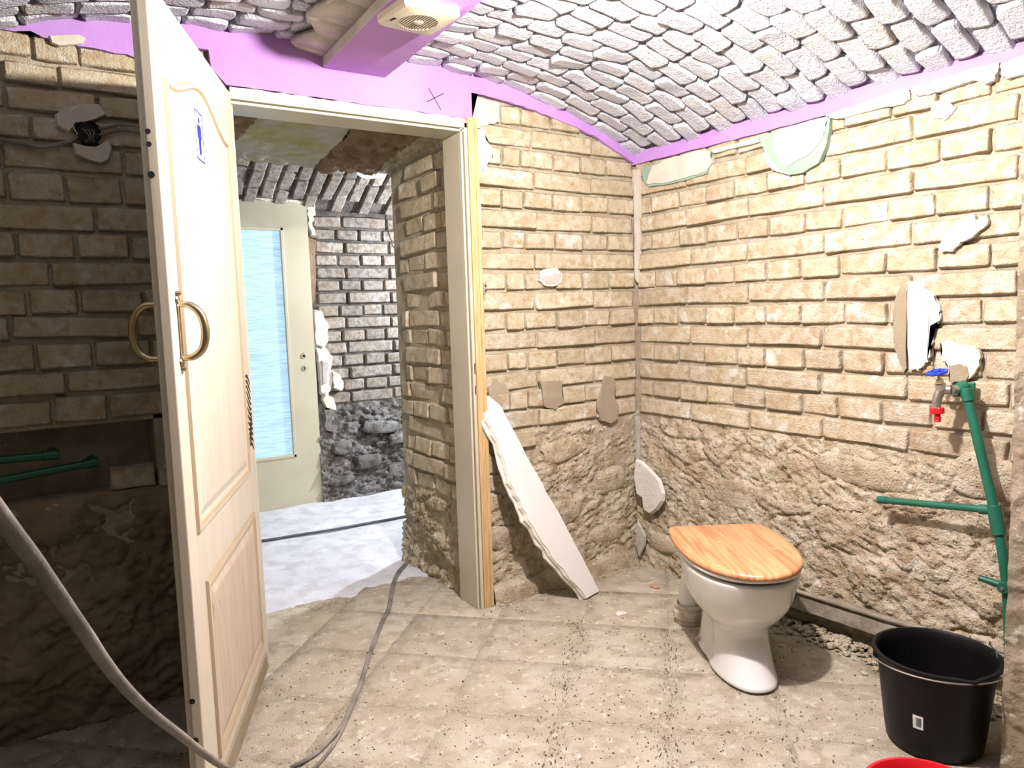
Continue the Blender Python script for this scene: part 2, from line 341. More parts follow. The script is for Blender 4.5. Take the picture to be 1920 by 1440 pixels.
# ------------------------------------------------------------------ brick pool: unit front in x (width) and z (height), face at y=-depth
def brick_mesh(nx, nz, rnd, rough, seed, cut=0.0, asp=2.0, edge=0.0045):
    """front face normal -y, sizes 1 x 1 (x,z), depth unit metres; asp = width/height to keep the rounding even"""
    R = random.Random(seed)
    vs = []; 
    ry = rnd; rx = rnd/asp
    def axis(n, r):
        i0 = -0.5+2.1*r; return [-0.5, -0.5+r]+[i0+(-2*i0)*k/(n-4) for k in range(0, n-3)]+[0.5-r, 0.5]
    xs = axis(nx, rx); zs = axis(nz, ry)
    wob = [R.uniform(-1, 1) for _ in range(8)]; skew = R.uniform(-0.10, 0.10)
    for j, z in enumerate(zs):
        for i, x in enumerate(xs):
            ex = i in (0, len(xs)-1); ez = j in (0, len(zs)-1)
            y = -R.uniform(0.6, 1.0)*rough
            xx, zz = x, z
            if ex or ez: y = edge+R.uniform(0, 1)*rough*0.6
            if ex and ez: xx *= 1-rx*0.9-cut/asp; zz *= 1-ry*0.9-cut; y += 0.003
            elif ex: zz *= 1.0; xx += R.uniform(-1, 1)*0.025/asp*1.5; xx *= 1-(cut*0.3/asp)
            elif ez: zz += R.uniform(-1, 1)*0.045; 
            elif 2 < i < len(xs)-3 and 1 < j < len(zs)-2: xx += R.uniform(-.02, .02); zz += R.uniform(-.03, .03)
            if not ex and (i == 1 or i == len(xs)-2) and ez: zz *= 1-cut*0.5
            y += 0.004*math.sin(wob[0]*3+x*5*wob[1])+0.003*wob[2]*x*2+0.003*wob[3]*z*2
            if cut > 0.1: xx *= 1-0.17*(2*abs(zz))**1.7*min(1, abs(2*xx))**2; xx += skew*zz; zz += 0.05*math.sin(xx*5+wob[4]*3)*wob[5]; zz *= 1+wob[6]*0.12*xx
            vs.append((xx, y, zz))
    W = len(xs); H = len(zs)
    fs = [(j*W+i, j*W+i+1, (j+1)*W+i+1, (j+1)*W+i) for j in range(H-1) for i in range(W-1)]
    ring = [i for i in range(W)]+[j*W+W-1 for j in range(1, H)]+[(H-1)*W+i for i in range(W-2, -1, -1)]+[j*W for j in range(H-2, 0, -1)]
    b = len(vs)
    for k in ring: vs.append((vs[k][0]*1.01, 0.045, vs[k][2]*1.01))
    n = len(ring); fs += [(ring[(k+1) % n], ring[k], b+k, b+(k+1) % n) for k in range(n)]
    me = pyd(vs, fs, 'brick'); me.polygons.foreach_set('use_smooth', [True]*len(me.polygons)); return me
def pool(m, nx, nz, rnd, rough, n, seed, cut=0.0, asp=2.0, edge=0.0045):
    out = []
    for k in range(n):
        me = brick_mesh(nx, nz, rnd, rough, seed+k, cut, asp, edge); me.materials.append(m); out.append(me)
    return out
P_HEAD = pool(MT['brick'], 7, 6, 0.055, 0.0028, 14, 100, 0.03, 2.0)
P_STR = pool(MT['brick'], 10, 6, 0.055, 0.0028, 14, 200, 0.03, 4.0)
P_GH = pool(MT['grey_brick'], 6, 5, 0.08, 0.003, 8, 300, 0.04, 2.0, 0.006)
P_GS = pool(MT['grey_brick'], 8, 5, 0.08, 0.003, 8, 400, 0.04, 4.0, 0.006)
P_VA = pool(MT['vault_brick'], 8, 7, 0.075, 0.0055, 24, 500, 0.12, 1.7, 0.005)
def place_brick(parent, origin, ux, uz, un, w, h, me, jit=0.0048, ang=0.014, out=0.0, name='brick'):
    """origin: centre on the face plane; ux width dir, uz height dir, un outward normal"""
    o = bpy.data.objects.new(name, me); COL.objects.link(o)
    ux, uz, un = Vector(ux), Vector(uz), Vector(un)
    rot = Matrix((( ux.x, -un.x, uz.x), (ux.y, -un.y, uz.y), (ux.z, -un.z, uz.z))).to_4x4()
    R = random
    loc = Vector(origin)+un*(out+R.uniform(-jit, jit))
    e = Matrix.Rotation(R.gauss(0, ang), 4, 'X') @ Matrix.Rotation(R.gauss(0, ang), 4, 'Y') @ Matrix.Rotation(R.gauss(0, ang*1.2), 4, 'Z')
    fl = random.choice((1, -1)); 
    S = Matrix.Diagonal((w, 1.0, h, 1.0))
    if fl < 0: S = Matrix.Rotation(math.pi, 4, 'Y') @ S
    o.matrix_world = Matrix.Translation(loc) @ rot @ e @ S
    o.parent = parent; o.matrix_parent_inverse = Matrix.Identity(4)
    return o

# displaced wall skin for rubble
def skin(name, parent, org, du, nrm, ulen, z0, z1, fn, m, step=0.007, kind=None):
    nu = max(2, int(ulen/step)); nz = max(2, int((z1-z0)/step))
    U, Z = np.meshgrid(np.linspace(0, ulen, nu), np.linspace(z0, z1, nz))
    D, dz = fn(U, Z)
    org, du, nrm = map(lambda q: np.array(q, float), (org, du, nrm))
    P = org[None, None, :]+U[..., None]*du+D[..., None]*nrm
    P[..., 2] += Z+dz
    vs = P.reshape(-1, 3); idx = np.arange(nu*nz).reshape(nz, nu)
    q = np.stack([idx[:-1, :-1], idx[:-1, 1:], idx[1:, 1:], idx[1:, :-1]], -1).reshape(-1, 4)
    me = bpy.data.meshes.new(name)
    me.vertices.add(len(vs)); me.vertices.foreach_set('co', vs.astype(np.float32).ravel())
    me.loops.add(len(q)*4); me.loops.foreach_set('vertex_index', q.astype(np.int32).ravel())
    me.polygons.add(len(q)); me.polygons.foreach_set('loop_start', np.arange(0, len(q)*4, 4, dtype=np.int32))
    me.update(calc_edges=True); me.validate()
    o = link(name, me, m, parent, smooth=True)
    return o
def rubble_fn(seed, amp=1.0, bulge=0.03, h=0.75, base=-0.004):
    def fn(U, Z):
        wx = U+0.03*fbm(U*6, Z*6, seed+.5); wz = Z+0.02*fbm(U*6+9, Z*6, seed+.2)
        f1, f2, idv = worley(wx/0.20+seed*3.7, wz/0.115+seed, seed)
        e = np.clip((f2-f1)/0.16, 0, 1); e = e*e*(3-2*e)
        g1, g2, idg = worley(wx/0.06+seed*1.7, wz/0.045+seed*2, seed+4)
        ge = np.clip((g2-g1)/0.25, 0, 1)
        pat = np.clip(fbm(U*3+seed, Z*3, seed)*1.5+0.4, 0, 1)
        sk_ = U*0.35+Z
        D = base-0.014+0.010*e*(0.3+pat*.7)+0.012*(idv-0.5)*e+0.006*ge*(1-pat*0.5)+0.009*fbm(U*8, Z*11, seed+2)+0.0055*ridged(U*15+3, sk_*34, seed+7)+0.0040*ridged(U*45, sk_*80, seed+9, 2)+0.0022*fbm(U*110, Z*130, seed)
        D = D*amp+bulge*np.clip(1-Z/h, 0, 1)
        top = np.clip((h-Z)/0.05, 0, 1); D = D*top+base*(1-top)-(1-top)*0.004
        return D, np.zeros_like(D)
    return fn

# ================================================================== STRUCTURE
PITCHZ, Z0 = 0.0871, 0.748
# ---- wall with the doorway (room face y=0, corridor face y=0.76)
wa = MB(); FY = 0.0120
wa.box((-0.92, FY, 0), (1.75, 0.76, 2.6))                       # right of the doorway
wa.box((-1.93, FY, 0), (-1.88, 0.76, 2.6))                      # left jamb
wa.box((-3.2, FY, 0), (-1.93, 0.76, 0.722)); wa.box((-3.2, FY, 0.955), (-1.93, 0.76, 2.6))
wa.box((-2.17, FY, 0.70), (-1.93, 0.76, 0.97)); wa.box((-3.2, 0.17, 0.70), (-2.17, 0.76, 0.97))
wa.box((-1.88, FY, 2.065), (-0.92, 0.72, 2.6))                  # lintel
wall_back = wa.build('wall_back', MT['mortar']); tag(wall_back, 'bare brick wall with the doorway and purple band above it', 'wall', kind='structure')
# ---- right wall
wb = MB(); wb.box((FY, -3.5, 0), (0.35, FY, 2.6))
wall_right = wb.build('wall_right', MT['mortar']); tag(wall_right, 'bare brick wall on the right, behind the toilet and the tap', 'wall', kind='structure')
wl = MB(); wl.box((-3.4, -3.6, 0), (-3.12, 0.0, 2.6)); wall_left = wl.build('wall_left', MT['dark_unseen']); tag(wall_left, 'side wall left of the camera', 'wall', kind='structure')
wf = MB(); wf.box((-3.4, -3.75, 0), (0.35, -3.5, 2.6)); wall_front = wf.build('wall_front', MT['dark_unseen']); tag(wall_front, 'wall behind the camera', 'wall', kind='structure')

U_A = [-0.006, -0.170, -0.332, -0.492, -0.655, -0.762, -0.893]
S_A = [-0.006, -0.265, -0.594, -0.893]
def brick_row(parent, z0, z1, joints, place, ph, ps, gap=0.008, skip=None, out=0.0, wob=0.0):
    js = list(joints)
    for a, b in zip(js[:-1], js[1:]):
        wid = abs(b-a)-gap*random.uniform(0.7, 1.3); c = (a+b)/2; h = (z1-z0)-0.0115*random.uniform(0.8, 1.5)
        zc = (z0+z1)/2+random.uniform(-.002, .002)
        if skip and skip(c, zc): continue
        me = random.choice(ph if wid < 0.21 else ps)
        place(parent, c, zc, wid, h, me, out)
def pA(par, c, z, w_, h, me, out): place_brick(par, (c, 0, z), (1, 0, 0), (0, 0, 1), (0, -1, 0), w_, h, me, out=out)
def pB(par, c, z, w_, h, me, out): place_brick(par, (0, c, z), (0, -1, 0), (0, 0, 1), (-1, 0, 0), w_, h, me, out=out)
def jl(js, a): return [js[0]]+[j+random.uniform(-a, a) for j in js[1:-1]]+[js[-1]]
def arcA(x):   # lower edge of the purple paint on the doorway wall
    return np.interp(x, [-0.907, -0.752, -0.587, -0.362, -0.228, -0.099, 0.0], [2.163, 2.151, 2.130, 2.083, 2.045, 1.989, 1.948])
for k in range(0, 17):
    z0 = Z0+PITCHZ*k
    brick_row(wall_back, z0, z0+PITCHZ, jl(U_A if k % 2 else S_A, 0.008), pA, P_HEAD, P_STR, skip=lambda c, z: z > arcA(c)+0.022)
for k, xr in ((-1, [-0.62, -0.76, -0.893]), (-2, [-0.80, -0.893]), (-3, [-0.82, -0.893]), (-4, [-0.81, -0.893])):
    z0 = Z0+PITCHZ*k; brick_row(wall_back, z0, z0+PITCHZ, xr, pA, P_HEAD, P_STR, out=0.004)
LEFT_ROWS = [(2.06, 2.175, [-2.05, -2.30, -2.42, -2.70]), (1.985, 2.06, [-1.95, -2.09, -2.36, -2.50, -2.66]), (1.91, 1.985, [-1.95, -2.1, -2.26, -2.50, -2.66]), (1.825, 1.91, [-1.95, -2.13, -2.44, -2.68]), (1.74, 1.825, [-1.95, -2.20, -2.52, -2.7]),
             (1.645, 1.74, [-1.95, -2.05, -2.208, -2.363, -2.517, -2.67]), (1.558, 1.645, [-1.95, -2.13, -2.292, -2.60]), (1.473, 1.558, [-1.95, -2.04, -2.199, -2.351, -2.505, -2.66]),
             (1.388, 1.473, [-1.95, -2.11, -2.425, -2.7]), (1.302, 1.388, [-1.95, -2.03, -2.173, -2.354, -2.49, -2.66]), (1.225, 1.302, [-1.95, -2.2, -2.54, -2.7]), (1.135, 1.225, [-1.95, -2.16, -2.328, -2.482, -2.66]),
             (1.055, 1.135, [-1.95, -2.10, -2.409, -2.7]), (0.962, 1.055, [-1.95, -2.10, -2.299, -2.451, -2.66]),
             (0.885, 0.960, [-1.95, -2.10]), (0.80, 0.885, [-1.95, -2.13]), (0.722, 0.81, [-1.95, -2.02, -2.175, -2.315])]
for z0, z1, js in LEFT_ROWS: brick_row(wall_back, z0, z1, js, pA, P_HEAD, P_STR)
H_B = [-0.012]+[-0.111-0.1625*k for k in range(0, 13)]; S_B = [-0.012, -0.34, -0.665, -1.004, -1.33, -1.66, -1.99]
for k in range(0, 15):
    z0 = Z0+PITCHZ*k
    brick_row(wall_right, z0, z0+PITCHZ, jl(H_B if k % 2 else S_B, 0.012), pB, P_HEAD, P_STR, skip=lambda c, z: z > 2.0)

# rubble footings of the walls
skin('rubble_footing', wall_right, (0, 0.02, 0), (0, -1, 0), (-1, 0, 0), 2.3, 0.0, 0.765, rubble_fn(3, 1.1, 0.045, 0.765), MT['rubble'], 0.0065)
skin('rubble_footing', wall_back, (0.01, 0, 0), (-1, 0, 0), (0, -1, 0), 0.905, 0.0, 0.765, rubble_fn(5, 1.0, 0.012, 0.765, -0.008), MT['rubble'], 0.0065)
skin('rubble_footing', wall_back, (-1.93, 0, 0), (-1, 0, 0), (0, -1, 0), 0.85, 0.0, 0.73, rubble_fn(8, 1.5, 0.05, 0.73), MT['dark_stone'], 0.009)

# ---- purple paint
def poly_plate(name, pts2, to3, thick, nrm, m, parent, amp=0.0, seed=1):
    return slab(name, [to3(*p) for p in pts2], thick, m, parent, normal=nrm)
def rough_line(pts, step, amp, seed):
    R = random.Random(seed); out = []
    for (a, b), (c, d) in zip(pts[:-1], pts[1:]):
        n = max(1, int(math.hypot(c-a, d-b)/step))
        for k in range(n):
            t = k/n; out.append((a+(c-a)*t+R.uniform(-amp, amp)*.3, b+(d-b)*t+R.uniform(-amp, amp)))
    out.append(pts[-1]); return out
def zv(x):   # vault profile
    return 2.252-0.0842*abs(x+1.5)**2.8*(1.0 if x > -1.5 else 1.35)
lo = rough_line([(0.0, 1.948), (-0.099, 1.989), (-0.228, 2.045), (-0.362, 2.083), (-0.587, 2.130), (-0.752, 2.151), (-0.907, 2.163)], 0.03, 0.003, 1)
lo += [(-0.907, 2.06)]+rough_line([(-0.94, 2.056), (-1.87, 2.062)], 0.03, 0.002, 2)+[(-1.915, 2.11), (-1.92, 2.168), (-2.05, 2.165)]+rough_line([(-2.06, 2.10), (-2.2, 2.115), (-2.36, 2.125), (-2.42, 2.14), (-2.50, 2.135), (-2.8, 2.08), (-3.1, 2.0)], 0.03, 0.005, 3)
hi = [(x, zv(x)+0.03) for x in np.linspace(-3.1, 0.0, 40)]
bm = bmesh.new()
def ngon_plate(name, outline, to3, off, m, parent):
    bm = bmesh.new(); top = [bm.verts.new(Vector(to3(a, b, off))) for a, b in outline]; f = bm.faces.new(top)
    bmesh.ops.triangulate(bm, faces=[f])
    ext = bmesh.ops.extrude_face_region(bm, geom=bm.faces[:])
    d = Vector(to3(0, 0, -0.004))-Vector(to3(0, 0, off))
    bmesh.ops.translate(bm, vec=d, verts=[v for v in ext['geom'] if isinstance(v, bmesh.types.BMVert)])
    bmesh.ops.recalc_face_normals(bm, faces=bm.faces)
    me = bpy.data.meshes.new(name); bm.to_mesh(me); bm.free(); return link(name, me, m, parent)
toA = lambda a, b, off: (a, -off, b)
toB = lambda a, b, off: (-off, a, b)
ngon_plate('painted_plaster', lo+hi, toA, 0.0165, MT['purple'], wall_back)['label'] = 'purple painted plaster above the doorway'
lb = rough_line([(0.0, 1.948), (-0.5, 1.944), (-1.04, 1.945), (-1.66, 1.969), (-2.4, 1.98), (-3.5, 1.98)], 0.05, 0.002, 4)
ub = rough_line([(-3.5, 2.03), (-1.66, 2.012), (-1.0, 2.01), (0.0, 2.0)], 0.04, 0.004, 5)
ngon_plate('painted_plaster', lb+ub, toB, 0.016, MT['purple'], wall_right)['label'] = 'narrow purple painted band under the vault'

# ---- vault of the room
def vault_sheet(name, x0, x1, y0, y1, zf, m, nx=60, up=0.12, axis='x'):
    vs = []; xs = np.linspace(x0, x1, nx)
    for x in xs:
        z = zf(x)
        for yy in (y0, y1):
            vs.append((x, yy, z) if axis == 'x' else (yy, x, z))
    for x in xs:
        z = zf(x)+up
        for yy in (y0, y1):
            vs.append((x, yy, z) if axis == 'x' else (yy, x, z))
    n = len(xs); b = 2*n
    fs = [(2*i, 2*i+1, 2*i+3, 2*i+2) for i in range(n-1)]+[(b+2*i, b+2*i+2, b+2*i+3, b+2*i+1) for i in range(n-1)]
    fs += [(2*i, 2*i+2, b+2*i+2, b+2*i) for i in range(n-1)]+[(2*i+1, b+2*i+1, b+2*i+3, 2*i+3) for i in range(n-1)]
    fs += [(0, b, b+1, 1), (2*n-2, 2*n-1, b+2*n-1, b+2*n-2)]
    o = link(name, pyd(vs, fs), m); return o
ceiling = vault_sheet('ceiling', -3.2, 0.02, -3.6, 0.02, lambda x: zv(x)+0.015, MT['vault_joint_shade'])
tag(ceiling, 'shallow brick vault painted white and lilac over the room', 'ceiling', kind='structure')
vis, hid = [], []
RY = 0.0862; WX = 0.1535
for r in range(0, 40):
    y = -0.045-r*RY
    n = 21
    x = 0.045-(r % 2)*WX*0.5+random.uniform(-.012, .012)
    s = 0
    while x > -3.1:
        wd = WX*random.uniform(0.88, 1.14)
        if x-wd < -3.12: break
        xc = x-wd/2; x -= wd
        if -1.56-0.055*y*-1*0 < xc < -1.27 and True:
            # hidden inside the duct casing
            bx = -0.055*(-y)
            if -1.50+bx < xc < -1.31+bx: continue
        u, v, d = proj((xc, y, zv(xc)))
        infr = d > 0.05 and -60 < u < 1980 and v > -50
        (vis if infr else hid).append((r, xc, y, wd, d))
def put_vault(xc, y, wd, parent, me):
    sl = (zv(xc+0.02)-zv(xc-0.02))/0.04; a = math.atan(sl)
    ux = Vector((math.cos(a), 0, math.sin(a))); un = Vector((math.sin(a), 0, -math.cos(a)))
    L = wd/math.cos(a)
    return place_brick(parent, (xc, y, zv(xc)), ux, (0, -1, 0) if False else Vector(un).cross(ux)*-1, un, L+0.002, RY-0.006*random.uniform(.4, 1.3), me, jit=0.0035, ang=0.03)
vis.sort(key=lambda t: t[4])
for r, xc, y, wd, d in vis[:300]: put_vault(xc, y, wd, ceiling, random.choice(P_VA))
rest = vis[300:]+[h for h in hid if h[2] > -3.4]
# the remaining vault bricks joined
V, Fc = [], []
for r, xc, y, wd, d in rest:
    o = put_vault(xc, y, wd, None, random.choice(P_VA)); mw = o.matrix_world.copy(); b = len(V)
    V += [tuple(mw @ v.co) for v in o.data.vertices]; Fc += [tuple(i+b for i in p.vertices) for p in o.data.polygons]
    bpy.data.objects.remove(o)
ro = link('brick', pyd(V, Fc), MT['vault_brick'], ceiling, smooth=True); ro['kind'] = 'stuff'

# ---- duct casing (beam) under the vault
dm = MB(); ang = -0.055
def dx(x, y): return x+0.055*y
def duct_box(x0, x1, z0, z1, y0, y1, mi=0):
    dm.add([(dx(x0, y0), y0, z0), (dx(x1, y0), y0, z0), (dx(x1, y1), y1, z0), (dx(x0, y1), y1, z0), (dx(x0, y0), y0, z1), (dx(x1, y0), y0, z1), (dx(x1, y1), y1, z1), (dx(x0, y1), y1, z1)],
           [(0, 1, 2, 3), (4, 7, 6, 5), (0, 4, 5, 1), (1, 5, 6, 2), (2, 6, 7, 3), (3, 7, 4, 0)], mi)
duct_box(-1.528, -1.285, 2.167, 2.30, 0.0, -3.5)
dm.m[-1] = 1   # left face unpainted grey
duct = dm.build('trim_1', [MT['purple'], MT['plaster_grey']], bevel=0.003); tag(duct, 'boxed in duct under the vault, purple below and grey on its side', 'duct casing', kind='structure')
# smeared plaster where casing meets the vault
mb = MB()
pts = [(-1.60, 0.0), (-1.66, -0.08), (-1.61, -0.2), (-1.69, -0.33), (-1.65, -0.5), (-1.72, -0.7), (-1.68, -0.95), (-1.75, -1.3)]
for (a, b), (c, d) in zip(pts[:-1], pts[1:]):
    mb.add([(a, b, zv(a)-0.016), (c, d, zv(c)-0.016), (dx(-1.52, d), d, 2.222), (dx(-1.52, b), b, 2.222)], [(0, 1, 2, 3)])
pl = mb.build('plaster_fillet', MT['plaster_grey'], duct, smooth=True); pl['label'] = 'grey plaster smeared along the vault bricks'
sl_ = pl.modifiers.new('s', 'SOLIDIFY'); sl_.thickness = 0.02

# ---- floor: dusty tiles set on the diagonal
TH = math.radians(45.5); D1 = np.array([math.sin(TH), math.cos(TH)]); D2 = np.array([-math.cos(TH), math.sin(TH)])
fb = MB(); fb.box((-3.4, -3.7, -0.12), (1.75, 0.80, -0.0025)); floor = fb.build('floor', MT['floor_joint']); tag(floor, 'dusty floor of square tiles laid diagonally', 'floor', kind='structure')
def tile_mesh(seed):
    R = random.Random(seed); n = 10; vs = []
    for j in range(n+1):
        for i in range(n+1):
            e = i in (0, n) or j in (0, n)
            x, y = -0.5+i/n, -0.5+j/n
            if i in (1, n-1): x = math.copysign(0.5-0.012, x)
            if j in (1, n-1): y = math.copysign(0.5-0.012, y)
            z = -0.0045 if e else R.uniform(-0.0010, 0.0008)
            vs.append((x+(R.uniform(-.006, .006) if e else 0), y+(R.uniform(-.006, .006) if e else 0), z))
    fs = [(j*(n+1)+i, j*(n+1)+i+1, (j+1)*(n+1)+i+1, (j+1)*(n+1)+i) for j in range(n) for i in range(n)]
    me = pyd(vs, fs, 'tile'); me.polygons.foreach_set('use_smooth', [True]*len(me.polygons)); me.materials.append(MT['floor']); return me
TP = [tile_mesh(k) for k in range(8)]
for a in range(-10, 8):
    for b in range(-10, 12):
        c1 = -1.5045+0.357*(a+0.5); c2 = -0.145+0.352*(b+0.5)
        p = D1*c1+D2*c2
        if not (-3.2 < p[0] < 0.12 and -3.5 < p[1] < 0.35): continue
        if p[1] > 0.16 and not (-1.9 < p[0] < -0.9): continue
        u, v, d = proj((p[0], p[1], 0))
        if d < 0.3 or v > 1900 or u < -500 or u > 2300: continue
        o = bpy.data.objects.new('tile', random.choice(TP)); COL.objects.link(o); o.parent = floor
        o.location = (p[0], p[1], random.uniform(-0.001, 0.001)); o.rotation_euler = (random.uniform(-.003, .003), random.uniform(-.003, .003), math.pi/2-TH+random.choice((0, 1, 2, 3))*math.pi/2)
        o.scale = (0.352, 0.352, 1) 
# corridor floor
def cfl(U, Z):
    return 0.004*fbm(U*3, Z*3, 2.0)+0.002*fbm(U*14, Z*14, 4)+0.001, None
nu, nv = 120, 90
U, Vv = np.meshgrid(np.linspace(-2.8, 1.7, nu), np.linspace(0.33, 2.4, nv)); Hh = cfl(U, Vv)[0]
Hh = Hh-0.012*np.clip((0.55-Vv)/0.2, 0, 1)
idx = np.arange(nu*nv).reshape(nv, nu)
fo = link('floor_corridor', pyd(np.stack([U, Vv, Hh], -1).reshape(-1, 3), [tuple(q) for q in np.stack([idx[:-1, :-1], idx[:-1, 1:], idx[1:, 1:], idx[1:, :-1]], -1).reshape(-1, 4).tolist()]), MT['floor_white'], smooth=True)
tag(fo, 'dusty floor of the passage beyond the doorway, whitened for its cool light', 'floor', kind='structure')
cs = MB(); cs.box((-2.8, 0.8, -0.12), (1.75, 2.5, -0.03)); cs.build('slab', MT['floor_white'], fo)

# ---- corridor shell
YC = 2.30
cw = MB(); cw.box((-2.8, YC+0.014, 0), (1.75, YC+0.35, 2.7)); wall_corr = cw.build('wall_corridor', MT['grey_mortar']); tag(wall_corr, 'grey brick wall at the back of the passage beside the glazed door', 'wall', kind='structure')
ce = MB(); ce.box((1.55, 0.76, 0), (1.75, 2.3, 2.7)); o = ce.build('wall_corridor_right', MT['grey_brick']); tag(o, 'end wall of the passage on the right', 'wall', kind='structure')
ce = MB(); ce.box((-2.8, 0.76, 0), (-2.6, 2.3, 2.7)); o = ce.build('wall_corridor_left', MT['grey_brick']); tag(o, 'end wall of the passage on the left', 'wall', kind='structure')
def pC(par, c, z, w_, h, me, out): place_brick(par, (c, YC, z), (1, 0, 0), (0, 0, 1), (0, -1, 0), w_, h, me, out=out)
k = 0
z = 0.655
while z < 1.93:
    hd = [-0.80+0.165*i for i in range(0, 9)]; st = [-0.80, -0.585, -0.25, 0.08, 0.41, 0.62]
    brick_row(wall_corr, z, z+PITCHZ, jl(hd if k % 2 else st, 0.012), pC, P_GH, P_GS, gap=0.014); z += PITCHZ; k += 1
skin('rubble_footing', wall_corr, (-0.86, YC, 0), (1, 0, 0), (0, -1, 0), 1.6, 0.0, 0.67, rubble_fn(9, 2.0, 0.12, 0.67), MT['rubble_grey'], 0.010)
# corridor vault, springing from the back wall
def zc(y):
    t = np.clip((YC-y)/1.1, 0, 1); return 1.965+0.42*math.sin(t*math.pi/2)**0.9
cv = vault_sheet('ceiling_corridor', 0.74, YC+0.02, -2.8, 1.75, lambda y: zc(y)+0.02, MT['grey_mortar'], 40, axis='y')
tag(cv, 'rough brick vault over the passage beyond the doorway', 'ceiling', kind='structure')
for i in range(-14, 9):
    xc = -0.05+i*0.098
    if not -1.45 < xc < 0.5: continue
    y = YC-0.01-(0.09 if i % 2 else 0.0)
    s = 0
    while y > 1.25:
        ln = random.choice((0.13, 0.16, 0.24, 0.15)); y2 = y-ln
        ym = (y+y2)/2; sl = (zc(ym-0.02)-zc(ym+0.02))/0.04; a = math.atan(sl)
        ux = Vector((0, -math.cos(a), math.sin(a))); un = Vector((0, -math.sin(a), -math.cos(a)))
        place_brick(cv, (xc, ym, zc(ym)), ux, un.cross(ux)*-1, un, ln/math.cos(a)-0.01, 0.098-0.016, random.choice(P_GH if ln < .2 else P_GS), jit=0.007, ang=0.03)
        y = y2
# doorway reveal: bricks on the right-hand side of the opening
def pR(par, c, z, w_, h, me, out): place_brick(par, (-0.925, c, z), (0, -1, 0), (0, 0, 1), (-1, 0, 0), w_, h, me, out=out, jit=0.008, ang=0.03)
k = 0; z = 0.42
while z < 2.0:
    ed = 0.70+0.035*math.sin(k*1.7)-0.10*max(0, (z-0.9))*0.8
    js = [0.125, 0.30, 0.62] if k % 2 else [0.125, 0.24, 0.42, 0.60]
    js = [j for j in js if j < ed-0.06]+[ed]
    brick_row(wall_back, z, z+PITCHZ, js, pR, P_HEAD, P_STR, gap=0.012, out=0.004); z += PITCHZ; k += 1
skin('rubble_footing', wall_back, (-0.925, 0.12, 0), (0, 1, 0), (-1, 0, 0), 0.66, 0.0, 0.44, rubble_fn(12, 1.4, 0.03, 0.44), MT['rubble'], 0.009)
skin('lintel_soffit', wall_back, (-1.88, 0.16, 2.045), (1, 0, 0), (0, 0, -1), 0.97, 0, 0.001, lambda U, Z: (0*U, 0*U), MT['dry_fill'], 0.4)
def hskin(name, parent, x0, x1, y0, y1, z, amp, seed, m, step=0.012, dome=0.0):
    nu, nv = int((x1-x0)/step)+2, int((y1-y0)/step)+2
    U, V_ = np.meshgrid(np.linspace(x0, x1, nu), np.linspace(y0, y1, nv))
    f1, f2, idv = worley(U/0.08+seed, V_/0.07, seed)
    H = z-amp*(fbm(U*7, V_*7, seed)*0.6+ridged(U*18, V_*18, seed)*0.35+np.clip((f2-f1)*2, 0, 1)*0.5)-dome*np.sin(np.clip((U-x0)/(x1-x0), 0, 1)*math.pi)*np.sin(np.clip((V_-y0)/(y1-y0), 0, 1)*math.pi)
    idx = np.arange(nu*nv).reshape(nv, nu)
    return link(name, pyd(np.stack([U, V_, H], -1).reshape(-1, 3), [tuple(q[::-1]) for q in np.stack([idx[:-1, :-1], idx[:-1, 1:], idx[1:, 1:], idx[1:, :-1]], -1).reshape(-1, 4).tolist()]), m, parent, smooth=True)
def hsk(name, x0, x1, amp, seed, m, lab=None, y0=0.13, y1=0.80):
    o = hskin(name, wall_back, x0, x1, y0, y1, 2.055, amp, seed, m, step=0.010)
    for v in o.data.vertices: v.co.z -= 0.075*max(0, (v.co.y-0.3)/0.5)
    if lab: o['label'] = lab
hsk('soffit_rubble', -1.90, -1.70, 0.03, 3, MT['dry_fill'])
hsk('soffit_plaster', -1.70, -1.30, 0.012, 4, MT['yellowed'], 'white plaster with a yellowed edge under the lintel')
hsk('loose_fill', -1.30, -1.00, 0.035, 5, MT['dry_fill'], 'brown crumbling fill under the lintel')
hsk('soffit_rubble', -1.00, -0.90, 0.025, 6, MT['rubble'])
hskin('loose_fill', cv, -1.15, -0.30, 0.72, 1.35, 2.30, 0.05, 5, MT['dry_fill'], dome=0.05)['label'] = 'brown crumbling fill'
hskin('plaster_remnant', cv, -1.62, -1.15, 0.74, 1.30, 2.28, 0.012, 6, MT['plaster'], dome=0.05)['label'] = 'white plaster remnant with yellowed edge'
hskin('plaster_remnant', cv, -2.2, -1.55, 0.74, 1.5, 2.32, 0.03, 7, MT['rubble_grey'])

# ---- door frame and trims
fr = MB()
FD = 0.125
fr.box((-0.972, -0.012, 0.0), (-0.925, FD, 2.045)); fr.box((-1.90, -0.012, 0.0), (-1.853, FD, 2.045)); fr.box((-1.853, -0.012, 2.0), (-0.972, FD, 2.045))
